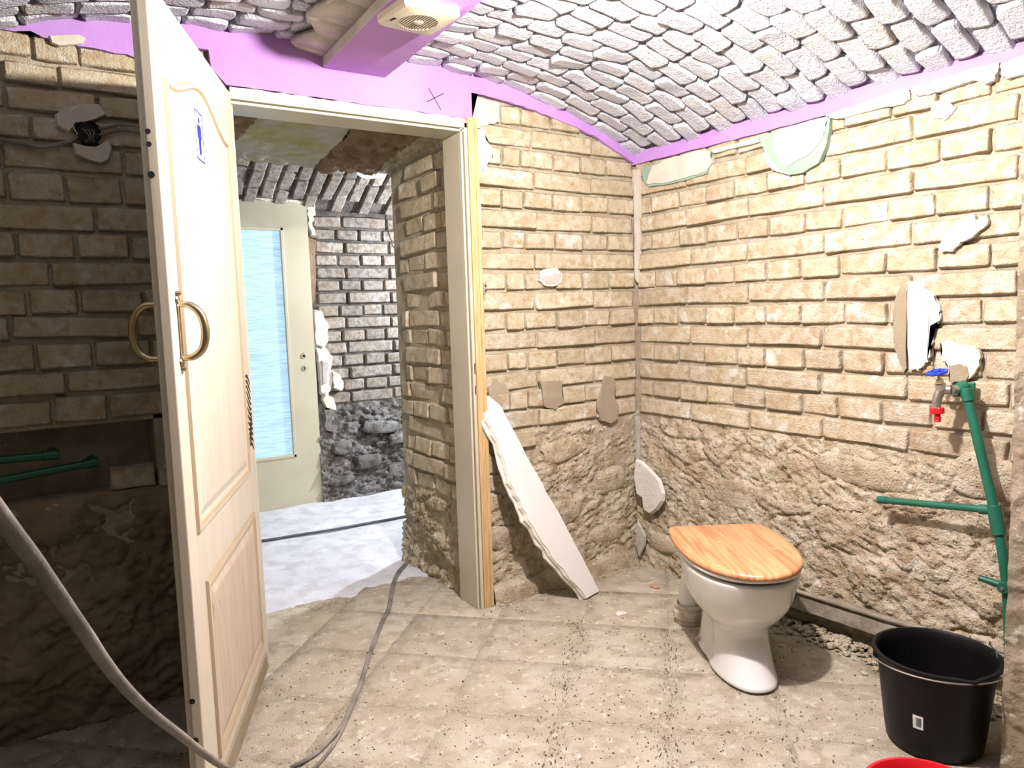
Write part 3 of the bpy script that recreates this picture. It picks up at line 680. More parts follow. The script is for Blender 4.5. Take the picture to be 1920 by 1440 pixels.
# stepped casing ridges
for x0, x1, d in ((-0.972, -0.962, 0.026), (-0.958, -0.944, 0.034)): fr.box((x0, -d, 0.0), (x1, -0.011, 2.0+(abs(x0)-0.972)*-1+0.03))
for z0, z1, d in ((2.0, 2.010, 0.026), (2.014, 2.036, 0.034)): fr.box((-1.87, -d, z0), (-0.944, -0.0115, z1))
frame = fr.build('trim_2', MT['beige_paint'], bevel=0.002); tag(frame, 'beige painted door frame around the open doorway', 'door frame', kind='structure')
ps = MB(); ps.box((-0.943, -0.040, -0.0), (-0.925, 0.012, 2.058)); ps.box((-0.926, -0.036, 0.0), (-0.911, 0.012, 2.058)); ps.box((-0.912, -0.040, 0.0), (-0.896, 0.012, 2.058))
pine = ps.build('trim_3', MT['pine'], bevel=0.0025); tag(pine, 'orange pine batten fixed beside the right door jamb', 'batten', kind='structure')
sm = MB(); sm.box((-0.900, -0.052, 1.345), (-0.888, -0.038, 1.395)); o = sm.build('latch_plate', MT['steel'], pine, bevel=0.003); o['label'] = 'small steel catch'
sm = MB()
for zz in (1.36, 1.38): sm.cyl((-0.894, -0.056, zz), (-0.894, -0.050, zz), 0.004, 8)
sm.build('screw', MT['dark'], pine)
sm = MB(); sm.box((-0.951, -0.0352, 1.015), (-0.947, -0.0335, 1.06)); sm.box((-0.951, -0.0352, 0.93), (-0.947, -0.0335, 0.965)); sm.build('strike_slot', MT['dark'], frame)
pk = rough_line([(-0.93, 2.040), (-1.86, 2.036)], 0.03, 0.001, 6)+rough_line([(-1.86, 2.060), (-0.93, 2.056)], 0.03, 0.003, 7)
ngon_plate('torn_plaster_edge', pk, toA, 0.016, mat('pink_torn_plaster', (0.72, 0.50, 0.46), 0.9, var=(0.84, 0.74, 0.70), scale=25, bump=0.5), wall_back)['label'] = 'pinkish torn plaster strip over the frame'

# ---- plaster patches on the brick walls
def patchA(name, px, m, off, seed, label=None, jn=4, amp=0.003):
    pts = [onA(u, v, -off) for u, v in px]; pts = [(p[0], p[2]) for p in pts]
    R = random.Random(seed); out = []
    for i in range(len(pts)):
        a, b = pts[i], pts[(i+1) % len(pts)]
        for k in range(jn):
            t = k/jn; out.append((a[0]+(b[0]-a[0])*t+R.uniform(-amp, amp), a[1]+(b[1]-a[1])*t+R.uniform(-amp, amp)))
    o = ngon_plate(name, out, toA, off, m, wall_back)
    if label: o['label'] = label
    return o
def patchB(name, px, m, off, seed, label=None, jn=4, amp=0.003):
    pts = [onB(u, v, -off) for u, v in px]; pts = [(p[1], p[2]) for p in pts]
    R = random.Random(seed); out = []
    for i in range(len(pts)):
        a, b = pts[i], pts[(i+1) % len(pts)]
        for k in range(jn):
            t = k/jn; out.append((a[0]+(b[0]-a[0])*t+R.uniform(-amp, amp), a[1]+(b[1]-a[1])*t+R.uniform(-amp, amp)))
    o = ngon_plate(name, out, toB, off, m, wall_right)
    if label: o['label'] = label
    return o
PN = 'plaster_patch'
patchA(PN, [(1012, 512), (1025, 503), (1045, 503), (1055, 515), (1053, 528), (1040, 537), (1022, 536), (1011, 525)], MT['plaster'], 0.014, 1, 'small white plaster daub on the wall')
patchA('filler_patch', [(1015, 519), (1027, 516), (1033, 520), (1040, 511), (1052, 512), (1051, 526), (1042, 532), (1025, 534)], MT['plaster_grey'], 0.0165, 2)
patchA('filler_patch', [(916, 728), (930, 716), (945, 718), (956, 735), (955, 755), (940, 764), (918, 762)], MT['patch_tan'], 0.011, 3, 'round grey brown filler patch behind the leaning board', amp=.002)
patchA('filler_patch', [(1013, 714), (1053, 715), (1057, 755), (1042, 768), (1020, 762)], MT['patch_tan'], 0.013, 4, 'square grey brown filler patch', amp=.003)
patchA('filler_patch', [(1137, 706), (1150, 707), (1156, 722), (1153, 745), (1161, 765), (1158, 785), (1147, 794), (1127, 788), (1120, 765), (1129, 735)], MT['patch_tan'], 0.016, 5, 'tall grey brown filler patch near the corner', amp=.002)
patchA(PN, [(893, 240), (905, 240), (912, 262), (925, 285), (922, 300), (908, 318), (898, 322)], MT['plaster'], 0.013, 6, 'white lime smear beside the pine batten', amp=.006)
patchA(PN, [(897, 370), (903, 385), (905, 460), (900, 470)], MT['plaster'], 0.013, 7)
patchA(PN, [(880, 178), (935, 193), (938, 228), (915, 235), (893, 240), (884, 222)], mat('thin_render', (0.78, 0.66, 0.48), 0.9, var=(0.68, 0.54, 0.36), scale=12, bump=0.3), 0.014, 8, 'thin sandy render left in the corner above the batten', amp=.004)
patchB(PN, [(1201, 318), (1245, 300), (1310, 283), (1333, 280), (1334, 305), (1325, 325), (1295, 335), (1255, 345), (1215, 350), (1205, 336)], MT['mint'], 0.013, 11, 'mint green paint remnant by the corner', amp=.002)
patchB(PN, [(1222, 312), (1250, 298), (1310, 283), (1332, 281), (1334, 305), (1322, 322), (1290, 332), (1245, 343), (1212, 345), (1215, 330)], MT['cream_fill'], 0.017, 12, 'cream filler over mint paint by the corner', amp=.003)
patchB(PN, [(1420, 256), (1556, 216), (1555, 240), (1550, 270), (1535, 305), (1505, 324), (1480, 328), (1462, 322), (1445, 300), (1430, 275)], MT['mint'], 0.018, 13, 'half round mint green paint remnant under the purple band', amp=.001)
patchB(PN, [(1450, 252), (1470, 240), (1520, 226), (1549, 222), (1548, 240), (1540, 262), (1518, 288), (1495, 300), (1475, 312), (1460, 300), (1449, 275)], MT['plaster'], 0.022, 14, 'white plaster over the half round mint patch', amp=.002)
patchB(PN, [(1433, 275), (1445, 300), (1462, 322), (1480, 328), (1470, 325), (1457, 323), (1441, 312), (1435, 300)], MT['plaster'], 0.020, 15)
patchB(PN, [(1548, 216), (1600, 198), (1700, 165), (1705, 172), (1706, 185), (1690, 196), (1660, 200), (1620, 210), (1580, 222), (1560, 222)], MT['plaster'], 0.019, 16, 'white plaster lip under the purple band', amp=.002)
patchB(PN, [(1708, 166), (1760, 148), (1830, 128), (1873, 115), (1872, 130), (1862, 152), (1845, 158), (1825, 150), (1800, 158), (1760, 172), (1725, 180), (1710, 176)], MT['plaster'], 0.020, 17, amp=.002)
patchB(PN, [(1876, 118), (1935, 98), (1935, 135), (1885, 148), (1876, 140)], MT['plaster'], 0.020, 18, amp=.002)
patchB(PN, [(1330, 283), (1385, 268), (1420, 256), (1424, 266), (1385, 276), (1340, 286)], MT['plaster'], 0.017, 19, amp=.002)
patchB(PN, [(1690, 535), (1700, 545), (1699, 690), (1694, 700), (1682, 670), (1675, 640), (1674, 590), (1680, 555)], MT['patch_tan'], 0.013, 20, 'tall tan filler strip left of the scraped plaster', amp=.002)
patchB(PN, [(1702, 528), (1722, 530), (1750, 552), (1763, 580), (1762, 600), (1745, 610), (1748, 640), (1744, 668), (1732, 686), (1720, 694), (1703, 692)], MT['plaster'], 0.015, 21, 'scraped white plaster patch above the tap', amp=.004)
patchB(PN, [(1765, 640), (1830, 650), (1840, 668), (1830, 700), (1815, 712), (1800, 706), (1780, 690), (1765, 670)], mat('lime_smear', (0.76, 0.66, 0.50), 0.9, bump=0.3), 0.013, 22, amp=.004)
patchB(PN, [(1780, 686), (1798, 682), (1812, 688), (1817, 705), (1806, 720), (1780, 716)], MT['patch_tan'], 0.017, 23, 'tan filler patch behind the tap', amp=.002)
patchB(PN, [(1765, 450), (1785, 425), (1803, 410), (1826, 400), (1830, 415), (1852, 402), (1850, 422), (1822, 445), (1800, 455), (1785, 470), (1765, 474), (1760, 462)], MT['plaster'], 0.020, 24, 'splash of white plaster upper right', amp=.003)
patchB(PN, [(1745, 192), (1765, 190), (1795, 200), (1785, 212), (1770, 225), (1745, 218)], MT['cream_fill'], 0.014, 25, amp=.004)
patchB('corner_render', [(1185, 318), (1198, 318), (1199, 400), (1198, 480), (1194, 530), (1190, 520), (1189, 420)], MT['cream_fill'], 0.012, 26, 'strip of render left in the corner', amp=.001)
# corner remnants low down
cb = MB(); cb.box((-0.030, -0.034, 0.50), (-0.022, -0.012, 0.74)); cb.box((-0.034, -0.030, 0.50), (-0.012, -0.022, 0.74)); o = cb.build('corner_bead', MT['plaster_grey'], wall_right); o['label'] = 'exposed corner profile strip'
pt = [onB(u, v, -0.055) for u, v in [(1194, 860), (1205, 864), (1222, 880), (1240, 900), (1248, 925), (1246, 940), (1234, 957), (1222, 965), (1210, 958), (1208, 946), (1207, 933), (1195, 925), (1190, 890)]]
o = slab('plaster_flap', pt, 0.018, MT['plaster'], wall_right, normal=(-0.9, -0.2, 0.1)); o['label'] = 'white plaster remnant hanging in the corner'
pt = [onB(u, v, -0.06) for u, v in [(1196, 975), (1203, 985), (1212, 1005), (1211, 1022), (1200, 1045), (1194, 1020)]]
o = slab('plaster_flap', pt, 0.014, MT['plaster_grey'], wall_right, normal=(-0.9, -0.3, 0.0)); o['label'] = 'grey plaster remnant at the foot of the corner'

# stones set in the rubble footing of the right wall
def rock_mesh(seed, sub=3, flat=0.5):
    bm = bmesh.new(); bmesh.ops.create_icosphere(bm, subdivisions=sub, radius=0.5)
    R = random.Random(seed); o = [R.uniform(0, 50) for _ in range(3)]
    for v in bm.verts:
        c = v.co.copy(); m_ = max(abs(c.x), abs(c.y), abs(c.z)); c = c.lerp(c/m_*0.42, 0.6)
        n_ = float(fbm(np.array(c.x*3+o[0]), np.array(c.y*3+o[1]), c.z*3+o[2], 3)); v.co = c*(1+0.16*n_)
    me = bpy.data.meshes.new('stone'); bm.to_mesh(me); bm.free(); return me
RK = [rock_mesh(k) for k in range(8)]
for r in RK: r.materials.append(MT['rubble']); r.polygons.foreach_set('use_smooth', [True]*len(r.polygons))
RKG = [rock_mesh(20+k) for k in range(4)]
for r in RKG: r.materials.append(MT['rubble_grey']); r.polygons.foreach_set('use_smooth', [True]*len(r.polygons))
def stone(parent, p, size, me, rz=0.0, name='stone'):
    o = bpy.data.objects.new(name, me); COL.objects.link(o); o.parent = parent; o.location = p; o.scale = size
    o.rotation_euler = (random.uniform(-.12, .12), random.uniform(-.12, .12), rz); return o
for u, v, wy, hz, dd in [(1245, 1018, .20, .11, .09), (1390, 935, .36, .17, .05), (1300, 945, .08, .14, .06), (1610, 885, .40, .12, .05), (1850, 900, .24, .16, .05), (1640, 1090, .26, .17, .05), (1790, 1075, .34, .20, .05),
                         (1740, 1000, .30, .08, .04), (1480, 1050, .26, .12, .05), (1240, 890, .16, .10, .04), (1560, 970, .30, .10, .04), (1560, 1170, .3, .09, .05), (1700, 945, .22, .07, .04)]:
    p = onB(u, v, -0.02); stone(wall_right, (p[0]+0.022, p[1], p[2]), (dd*1.1, wy, hz), random.choice(RK))
for u, v, wx, hz in [(1060, 845, .30, .12), (960, 900, .2, .12), (1150, 900, .22, .13), (1060, 960, .26, .14), (940, 1010, .2, .12), (1140, 1000, .2, .11)]:
    p = onA(u, v, -0.01); stone(wall_back, (p[0], p[1]+0.026, p[2]), (wx, 0.06, hz), random.choice(RK))
for u, v, wx, hz in [(715, 800, .3, .10), (690, 865, .22, .12), (745, 880, .2, .12), (640, 840, .16, .10), (750, 820, .2, .10), (640, 900, .2, .08), (700, 915, .25, .07)]:
    p = onA(u, v, YC-0.06); stone(wall_corr, (p[0], p[1], p[2]), (wx, 0.10, hz), random.choice(RKG))

# skirting remains
sk = MB()
pts = [(-0.895, 0.0), (-0.7, 0.0), (-0.5, 0), (-0.3, 0), (-0.1, 0), (0, 0)]
xs = np.linspace(-0.89, -0.02, 40); R = random.Random(3)
vs = []; 
for i, x in enumerate(xs):
    h = 0.070+R.uniform(-.002, .002)+0.006*math.sin(i*.45); d = 0.036+R.uniform(-.0015, .0015)
    vs += [(x, -d-0.008, 0.0), (x, -d, h-0.012), (x, -d+0.008, h), (x, 0.012, h+0.006)]
fs = [(4*i+k, 4*i+4+k, 4*i+5+k, 4*i+1+k) for i in range(len(xs)-1) for k in range(3)]
sk.add(vs, fs); o = sk.build('baseboard_back', MT['rubble']); tag(o, 'low broken mortar skirting at the foot of the doorway wall', 'skirting', kind='structure')
lg = MB()
ys = np.linspace(-0.80, -2.2, 50); vs = []
for i, y in enumerate(ys):
    zt = 0.138+0.0*i+R.uniform(-.002, .002)+0.035*i/50; x = -0.085+R.uniform(-.002, .002)
    vs += [(x-0.006, y, zt-0.055), (x, y, zt-0.008), (x+0.008, y, zt), (0.0, y, zt+0.004)]
lg.add(vs, [(4*i+k, 4*i+1+k, 4*i+5+k, 4*i+4+k) for i in range(len(ys)-1) for k in range(3)])
lg.add([(-0.091, ys[0], 0.083), (0.0, ys[0], 0.083), (0.0, ys[-1], 0.118), (-0.091, ys[-1], 0.118)], [(0, 1, 2, 3)])
lg.add([vs[0], vs[1], vs[2], vs[3], (0, ys[0], 0.083)], [(4, 3, 2, 1, 0)])
o = lg.build('baseboard_right', MT['ledge']); tag(o, 'narrow mortar ledge along the foot of the right wall', 'ledge', kind='structure')

# ---- pier at the right edge of the view
def pier_fn(seed):
    def fn(U, Z): return 0.006*fbm(U*8, Z*8, seed)+0.004*ridged(U*22, Z*22, seed)+0.0015*fbm(U*80, Z*80, seed), np.zeros_like(U)
    return fn
pr = MB(); pr.box((-0.425, -2.25, 0), (0.0, -1.846, 2.3)); pier = pr.build('wall_pier', MT['pier'], bevel=0.006); tag(pier, 'rough mortar smeared masonry pier at the right edge', 'pier', kind='structure')
skin('render_skin', pier, (-0.428, -1.837, 0), (0, -1, 0), (-1, 0, 0), 0.40, 0, 2.25, pier_fn(2), MT['pier'], 0.007)

# ---- open door leaf
Hn = np.array([-1.853, -0.004]); ED = np.array([-0.411, -0.9116]); ED /= np.linalg.norm(ED); NL = np.array([-ED[1], ED[0]])   # NL points to the camera side (right)
if NL[0] < 0: NL = -NL
LW = 0.910; TK = 0.042
def leafp(s, off, z): return (Hn[0]+ED[0]*s+NL[0]*off, Hn[1]+ED[1]*s+NL[1]*off, z)
def lbox(mb, s0, s1, o0, o1, z0, z1, mi=0):
    vs = [leafp(s, o_, z) for z in (z0, z1) for (s, o_) in ((s0, o0), (s1, o0), (s1, o1), (s0, o1))]
    mb.add(vs, [(0, 1, 2, 3), (4, 7, 6, 5), (0, 4, 5, 1), (1, 5, 6, 2), (2, 6, 7, 3), (3, 7, 4, 0)], mi)
dl = MB(); lbox(dl, 0.0, LW-0.014, -TK, 0.0, 0.02, 2.035); lbox(dl, LW-0.0145, LW, -TK*0.62, 0.0, 0.02, 2.035)
door = dl.build('door_1', MT['door_paint'], bevel=0.004, seg=3); tag(door, 'cream panelled door standing open into the room with a male sign', 'door', kind='structure')
def loft(mb, rings):   # rings of equal length, each list of (s,z,off)
    n = len(rings[0]); b = []
    vs = [leafp(s, o_, z) for rg in rings for (s, z, o_) in rg]
    fs = [(r*n+k, r*n+(k+1) % n, (r+1)*n+(k+1) % n, (r+1)*n+k) for r in range(len(rings)-1) for k in range(n)]
    mb.add(vs, fs+[tuple((len(rings)-1)*n+k for k in range(n))])
def arch_outline(inset, zt=1.845, zb=0.75):
    s0, s1 = 0.135+inset, 0.835-inset; pts = [(s0, zb+inset), (s1, zb+inset)]
    n = 30
    for k in range(n+1):
        t = k/n; s = s1+(s0-s1)*t; c = (1-math.cos(2*math.pi*t))/2
        pts.append((s, zt-inset+0.075*c**1.1))
    return pts
def rect_outline(inset, s0, s1, z0, z1): return [(s0+inset, z0+inset), (s1-inset, z0+inset), (s1-inset, z1-inset), (s0+inset, z1-inset)]
def panel(outl, name):
    for sgn in (1,):
        mb = MB(); rg = []
        for ins, off in ((0.0, 0.0005), (0.004, 0.008), (0.014, 0.009), (0.020, 0.003), (0.036, 0.001), (0.055, 0.006), (0.062, 0.0065)):
            rg.append([(s, z, off) for s, z in outl(ins)])
        loft(mb, rg); o = mb.build(name, [MT['door_paint'], MT['groove']], door); nn_ = len(rg[0])
        for fi in list(range(2*nn_, 3*nn_)): o.data.polygons[fi].material_index = 1
        for fi in range(0, nn_): o.data.polygons[fi].material_index = 1
        bm = bmesh.new(); bm.from_mesh(o.data); bmesh.ops.recalc_face_normals(bm, faces=bm.faces); bm.to_mesh(o.data); bm.free()
    return o
panel(lambda i: arch_outline(i), 'door_panel'); 
o = panel(lambda i: rect_outline(i, 0.11, 0.79, 0.13, 0.615), 'door_panel'); o.data.materials[0] = MT['door_low']
# scuffed kick strip at the bottom
kb = MB(); lbox(kb, 0.06, 0.86, 0.0, 0.006, 0.022, 0.085); o = kb.build('kick_strip', MT['patch_tan'], door, bevel=0.002); o['label'] = 'worn brown strip along the bottom of the door'
# lock holes in the edge
lk = MB()
for zz, r in ((1.70, .006), (1.672, .006), (1.605, .008), (0.36, 0.007), (0.26, .008)):
    lk.cyl(leafp(LW-0.002, -0.020, zz), leafp(LW+0.0012, -0.020, zz), r, 10)
lk.build('lock_hole', MT['dark'], door)
# handles (both faces)
def handle(side):
    s0 = 0.862; off0 = 0.0 if side > 0 else -TK
    g = lambda h, z: leafp(s0, off0+side*h, z)
    mb = MB()
    pts = [g(0.006, 1.315), g(0.030, 1.312), g(0.052, 1.29), g(0.060, 1.25), g(0.052, 1.21), g(0.030, 1.19), g(0.006, 1.187)]
    tube_mb(mb, pts, lambda t: 0.0065+0.0035*math.sin(t*math.pi), 12, 6)
    o = mb.build('door_handle', MT['brass'], door, smooth=True); o['label'] = 'curved brass pull handle' 
    b2 = MB()
    for zz, d in ((1.325, 1), (1.177, -1)):
        b2.lathe([(0.0001, 0.008), (0.007, 0.007), (0.011, 0.003), (0.012, 0.0)], 14, g(0.0, zz), (NL[0]*side, NL[1]*side, 0))
        b2.lathe([(0.0001, 0.012), (0.004, 0.011), (0.006, 0.006), (0.007, 0.0)], 10, g(0.0, zz+d*0.015), (NL[0]*side, NL[1]*side, 0))
    b2.cyl(g(0.004, 1.19), g(0.004, 1.31), 0.003, 8)
    b2.build('rosette', MT['brass'], o, smooth=True)
handle(1); handle(-1)
# WC sign
def lp2(s, z, off): return leafp(s, off, z)
sg = MB(); lbox(sg, 0.505, 0.590, 0.0065, 0.0085, 1.705, 1.838); sign = sg.build('door_sign', MT['sign_white'], door, bevel=0.001); sign['label'] = 'white sign with a blue male figure'
bd = MB()
for a in ((0.506, 0.5095, 1.706, 1.837), (0.5855, 0.589, 1.706, 1.837), (0.506, 0.589, 1.706, 1.7095), (0.506, 0.589, 1.8335, 1.837)): lbox(bd, a[0], a[1], 0.0085, 0.0095, a[2], a[3])
bd.build('sign_border', MT['ink_blue'], sign)
fg = MB(); cs_ = 0.548
n = 14; fg.add([leafp(cs_+0.009*math.cos(2*math.pi*k/n), 0.0095, 1.813+0.009*math.sin(2*math.pi*k/n)) for k in range(n)], [tuple(range(n))])
def fpoly(pts): fg.add([leafp(cs_+a*1.25, 0.0095, b) for a, b in pts], [tuple(range(len(pts)))])
fpoly([(-0.016, 1.796), (-0.012, 1.801), (0.012, 1.801), (0.016, 1.796), (0.016, 1.764), (0.011, 1.764), (0.011, 1.790), (-0.011, 1.790), (-0.011, 1.764), (-0.016, 1.764)])
fpoly([(-0.010, 1.795), (0.010, 1.795), (0.010, 1.762), (-0.010, 1.762)]); fpoly([(-0.010, 1.763), (-0.001, 1.763), (-0.001, 1.722), (-0.008, 1.722)]); fpoly([(0.001, 1.763), (0.010, 1.763), (0.008, 1.722), (0.001, 1.722)])
fg.build('figure', MT['ink_blue'], sign)
# zebra sticker by the hinge side
zb = MB()
for k in range(13):
    z0 = 0.815+k*0.0195
    n = 8; top = []; bot = []
    for i in range(n+1):
        t = i/n; s = 0.018+0.075*t; wv = 0.016*math.sin(t*3.0+k*0.5)+t*0.022; th = 0.0055*math.sin(t*math.pi*0.9+0.2)+0.001
        top.append((s, z0+wv+th)); bot.append((s, z0+wv-th))
    ol = top+bot[::-1]; zb.add([leafp(s, 0.0012, z) for s, z in ol], [(i, i+1, 2*n-i, 2*n+1-i) for i in range(n)])
o = zb.build('striped_sticker', MT['ink_black'], door); o['label'] = 'black zebra stripe sticker near the hinges'

# ---- glazed door at the back of the passage
gd = MB(); GX0, GX1, GZ0, GZ1 = -1.78, -0.853, 0.0, 2.03; PX0, PX1, PZ0, PZ1 = -1.62, -1.02, 0.335, 1.86; GY = YC-0.06
for a in ((GX0, PX0, GZ0, GZ1), (PX1, GX1, GZ0, GZ1), (PX0, PX1, GZ0, PZ0), (PX0, PX1, PZ1, GZ1)): gd.box((a[0], GY, a[2]), (a[1], GY+0.045, a[3]))
door2 = gd.build('door_2', MT['beige_paint']); tag(door2, 'beige door with a tall ribbed glass pane at the far end of the passage', 'door', kind='structure')
gp = MB(); gp.box((PX0-0.01, GY+0.018, PZ0-0.01), (PX1+0.01, GY+0.026, PZ1+0.01)); o = gp.build('glass_pane', MT['glass'], door2); o['label'] = 'ribbed glass pane lit by daylight'
bdm = MB()
for a in ((PX0, PX0+.02, PZ0, PZ1), (PX1-.02, PX1, PZ0, PZ1), (PX0, PX1, PZ0, PZ0+.02), (PX0, PX1, PZ1-.02, PZ1)): bdm.box((a[0], GY-0.006, a[2]), (a[1], GY+0.018, a[3]))
bdm.build('glazing_bead', MT['beige_paint'], door2, bevel=0.003)
lr = MB()
for zz, m_ in ((1.012, 0), (0.928, 1)):
    lr.lathe([(0.0001, 0.006), (0.016, 0.006), (0.020, 0.0)], 20, (-0.932, GY, zz), (0, -1, 0)); 
o = lr.build('escutcheon', MT['steel'], door2, smooth=True); lr = MB()
lr.cyl((-0.932, GY-0.0055, 1.012), (-0.932, GY-0.008, 1.012), 0.009, 14); lr.box((-0.935, GY-0.008, 0.918), (-0.929, GY-0.0055, 0.938)); lr.build('keyhole', MT['dark'], o)
# foam and plaster around that door
fm = MB()
def blobs(name, lst, m, parent, label=None):
    V, Fs = [], []
    for (p, s, sd) in lst:
        me = rock_mesh(sd, 2); b = len(V)
        V += [(v.co.x*s[0]+p[0], v.co.y*s[1]+p[1], v.co.z*s[2]+p[2]) for v in me.vertices]; Fs += [tuple(i+b for i in f.vertices) for f in me.polygons]
        bpy.data.meshes.remove(me)
    o = link(name, pyd(V, Fs), m, parent, smooth=True)
    if label: o['label'] = label
    return o
def foam(px, m, th, sd, lab=None, nm='mounting_foam'):
    pts = [tuple(onA(u, v, YC-0.005)) for u, v in px]; R = random.Random(sd); out = []
    for i in range(len(pts)):
        a, b = pts[i], pts[(i+1) % len(pts)]
        for k in range(4):
            t = k/4; out.append((a[0]+(b[0]-a[0])*t+R.uniform(-.008, .008), a[1], a[2]+(b[2]-a[2])*t+R.uniform(-.008, .008)))
    o = slab(nm, out, th, m, door2, normal=(0, -1, 0.0))
    if lab: o['label'] = lab
foam([(570, 382), (584, 380), (588, 395), (582, 420), (590, 445), (584, 448), (574, 430), (573, 400)], MT['foam'], 0.05, 1, 'yellowish mounting foam beside the glazed door')
foam([(583, 580), (600, 582), (612, 610), (614, 640), (605, 655), (588, 650)], MT['plaster'], 0.04, 2, 'white plaster daub beside the glazed door', 'plaster_daub')
foam([(590, 650), (606, 648), (622, 668), (618, 690), (622, 720), (612, 745), (598, 740), (594, 700)], MT['plaster'], 0.035, 3, None, 'plaster_daub')
foam([(600, 672), (612, 680), (608, 718), (600, 720)], MT['plaster_grey'], 0.05, 4, None, 'plaster_daub')
foam([(618, 695), (630, 700), (643, 718), (636, 732), (622, 730)], MT['foam'], 0.05, 5)
foam([(604, 735), (622, 745), (628, 768), (618, 770), (602, 755)], MT['foam'], 0.045, 6)
foam([(604, 765), (622, 764), (632, 785), (622, 812), (604, 805)], MT['rubble_grey'], 0.06, 7, None, 'plaster_daub')
foam([(452, 366), (500, 370), (560, 374), (572, 376), (572, 384), (500, 380), (452, 376)], MT['foam'], 0.07, 8)
foam([(576, 440), (592, 450), (590, 560), (584, 580), (578, 560)], MT['dry_fill'], 0.02, 9, None, 'loose_fill')

# ================================================================== THINGS
# ---- toilet
TO = Vector((-0.4246, -0.913, 0)); FV = Vector((-0.525, -0.851, 0)).normalized(); XV = Vector((0.851, -0.525, 0)).normalized()
toilet = empty('toilet', TO); toilet.scale = (1, 1, 0.975); toilet.rotation_euler = (0, 0, math.atan2(XV.y, XV.x))
tag(toilet, 'white floor standing toilet bowl with a closed wooden lid', 'toilet')
# local: x = across (XV), y: XV rotated +90 = away from front?  front = FV
YS = 1.0 if Vector((-XV.y, XV.x, 0)).dot(FV) > 0 else -1.0
def egg(hw, back, front, n=48, sq=2.3, flat=0.0):
    pts = []
    for k in range(n):
        t = 2*math.pi*k/n; c, s = math.cos(t), math.sin(t)
        x = hw*math.copysign(abs(c)**(2/sq), c)
        y = (front if s > 0 else back)*abs(s)**(2/(sq if s > 0 else sq+flat))
        y = y if s > 0 else -y
        pts.append((x, y*YS))
    return pts
def tloft(rings, name, m, parent, cap0=True, cap1=True, sub=0):
    n = len(rings[0]); vs = [p for rg in rings for p in rg]
    fs = [(r*n+k, r*n+(k+1) % n, (r+1)*n+(k+1) % n, (r+1)*n+k) for r in range(len(rings)-1) for k in range(n)]
    if cap0: fs.append(tuple(range(n))[::-1])
    if cap1: fs.append(tuple(range((len(rings)-1)*n, len(rings)*n)))
    me = pyd(vs, fs, name); bm = bmesh.new(); bm.from_mesh(me); bmesh.ops.recalc_face_normals(bm, faces=bm.faces); bm.to_mesh(me); bm.free()
    o = link(name, me, m, parent, smooth=True)
    if sub: mm = o.modifiers.new('s', 'SUBSURF'); mm.levels = sub; mm.render_levels = sub
    return o
def sect(z, hw, cb, cf, cy=0.1, pinch=0.0, sq=2.3):
    out = []
    for x, y in egg(hw, cb, cf, 48, sq):
        yy = y*YS
        if pinch: x *= 1-pinch*math.exp(-((yy+0.02)/0.045)**2)
        out.append((x, (yy+cy)*YS, z))
    return out
S = [sect(0.0, 0.110, 0.26, 0.255, 0.09, 0.10), sect(0.012, 0.112, 0.262, 0.258, 0.09, 0.12), sect(0.03, 0.104, 0.25, 0.240, 0.09, 0.28), sect(0.08, 0.100, 0.235, 0.20, 0.09, 0.30), sect(0.13, 0.097, 0.215, 0.165, 0.09, 0.28),
     sect(0.172, 0.100, 0.20, 0.150, 0.09, 0.2), sect(0.195, 0.118, 0.20, 0.178, 0.09, 0.08), sect(0.225, 0.143, 0.21, 0.214, 0.09), sect(0.27, 0.169, 0.225, 0.250, 0.09), sect(0.33, 0.180, 0.235, 0.272, 0.09),
     sect(0.37, 0.188, 0.238, 0.286, 0.09), sect(0.388, 0.190, 0.238, 0.290, 0.09), sect(0.393, 0.184, 0.232, 0.284, 0.09)]
tloft(S, 'bowl', MT['ceramic'], toilet, sub=1)
tloft([sect(0.396, 0.178, 0.225, 0.277, 0.09), sect(0.402, 0.178, 0.225, 0.277, 0.09)], 'seat_gap', MT['ink_black'], toilet)
tloft([sect(0.401, 0.186, 0.235, 0.287, 0.09), sect(0.404, 0.192, 0.238, 0.294, 0.09), sect(0.414, 0.193, 0.24, 0.295, 0.09), sect(0.417, 0.188, 0.236, 0.29, 0.09)], 'seat', MT['white_plastic'], toilet)
def lid_out(ins, z):
    # outline traced from the real lid: flat back, full sides, round front
    ctrl = [(-0.152, -0.158), (0.0, -0.160), (0.152, -0.158), (0.182, -0.13), (0.198, -0.02), (0.200, 0.08), (0.192, 0.18), (0.160, 0.285), (0.11, 0.355), (0.05, 0.395), (0.0, 0.405),
            (-0.05, 0.395), (-0.11, 0.355), (-0.160, 0.285), (-0.192, 0.18), (-0.200, 0.08), (-0.198, -0.02), (-0.182, -0.13)]
    P = ctrl+[ctrl[0]]; out = []
    n = len(ctrl)
    for i in range(n):
        p0, p1, p2, p3 = [np.array(ctrl[(i+j-1) % n]) for j in range(4)]
        for k in range(4):
            t = k/4; q = 0.5*((2*p1)+(-p0+p2)*t+(2*p0-5*p1+4*p2-p3)*t*t+(-p0+3*p1-3*p2+p3)*t**3)
            c = np.array((0, 0.1)); d = q-c; L_ = np.linalg.norm(d); q = c+d*(1-ins/L_)
            out.append((q[0], q[1]*YS, z))
    return out
lid = tloft([lid_out(0.008, 0.4165), lid_out(0.001, 0.420), lid_out(0.0, 0.428), lid_out(0.003, 0.434), lid_out(0.010, 0.438), lid_out(0.03, 0.440)], 'lid', MT['lid_wood'], toilet); lid['label'] = 'orange brown wood veneer lid'
for sx in (-0.075, 0.075):
    hg = MB(); hg.cyl((sx-0.02, -0.150*YS, 0.408), (sx+0.02, -0.150*YS, 0.408), 0.011, 12)
    hg.build('hinge', MT['steel'], toilet, smooth=True)
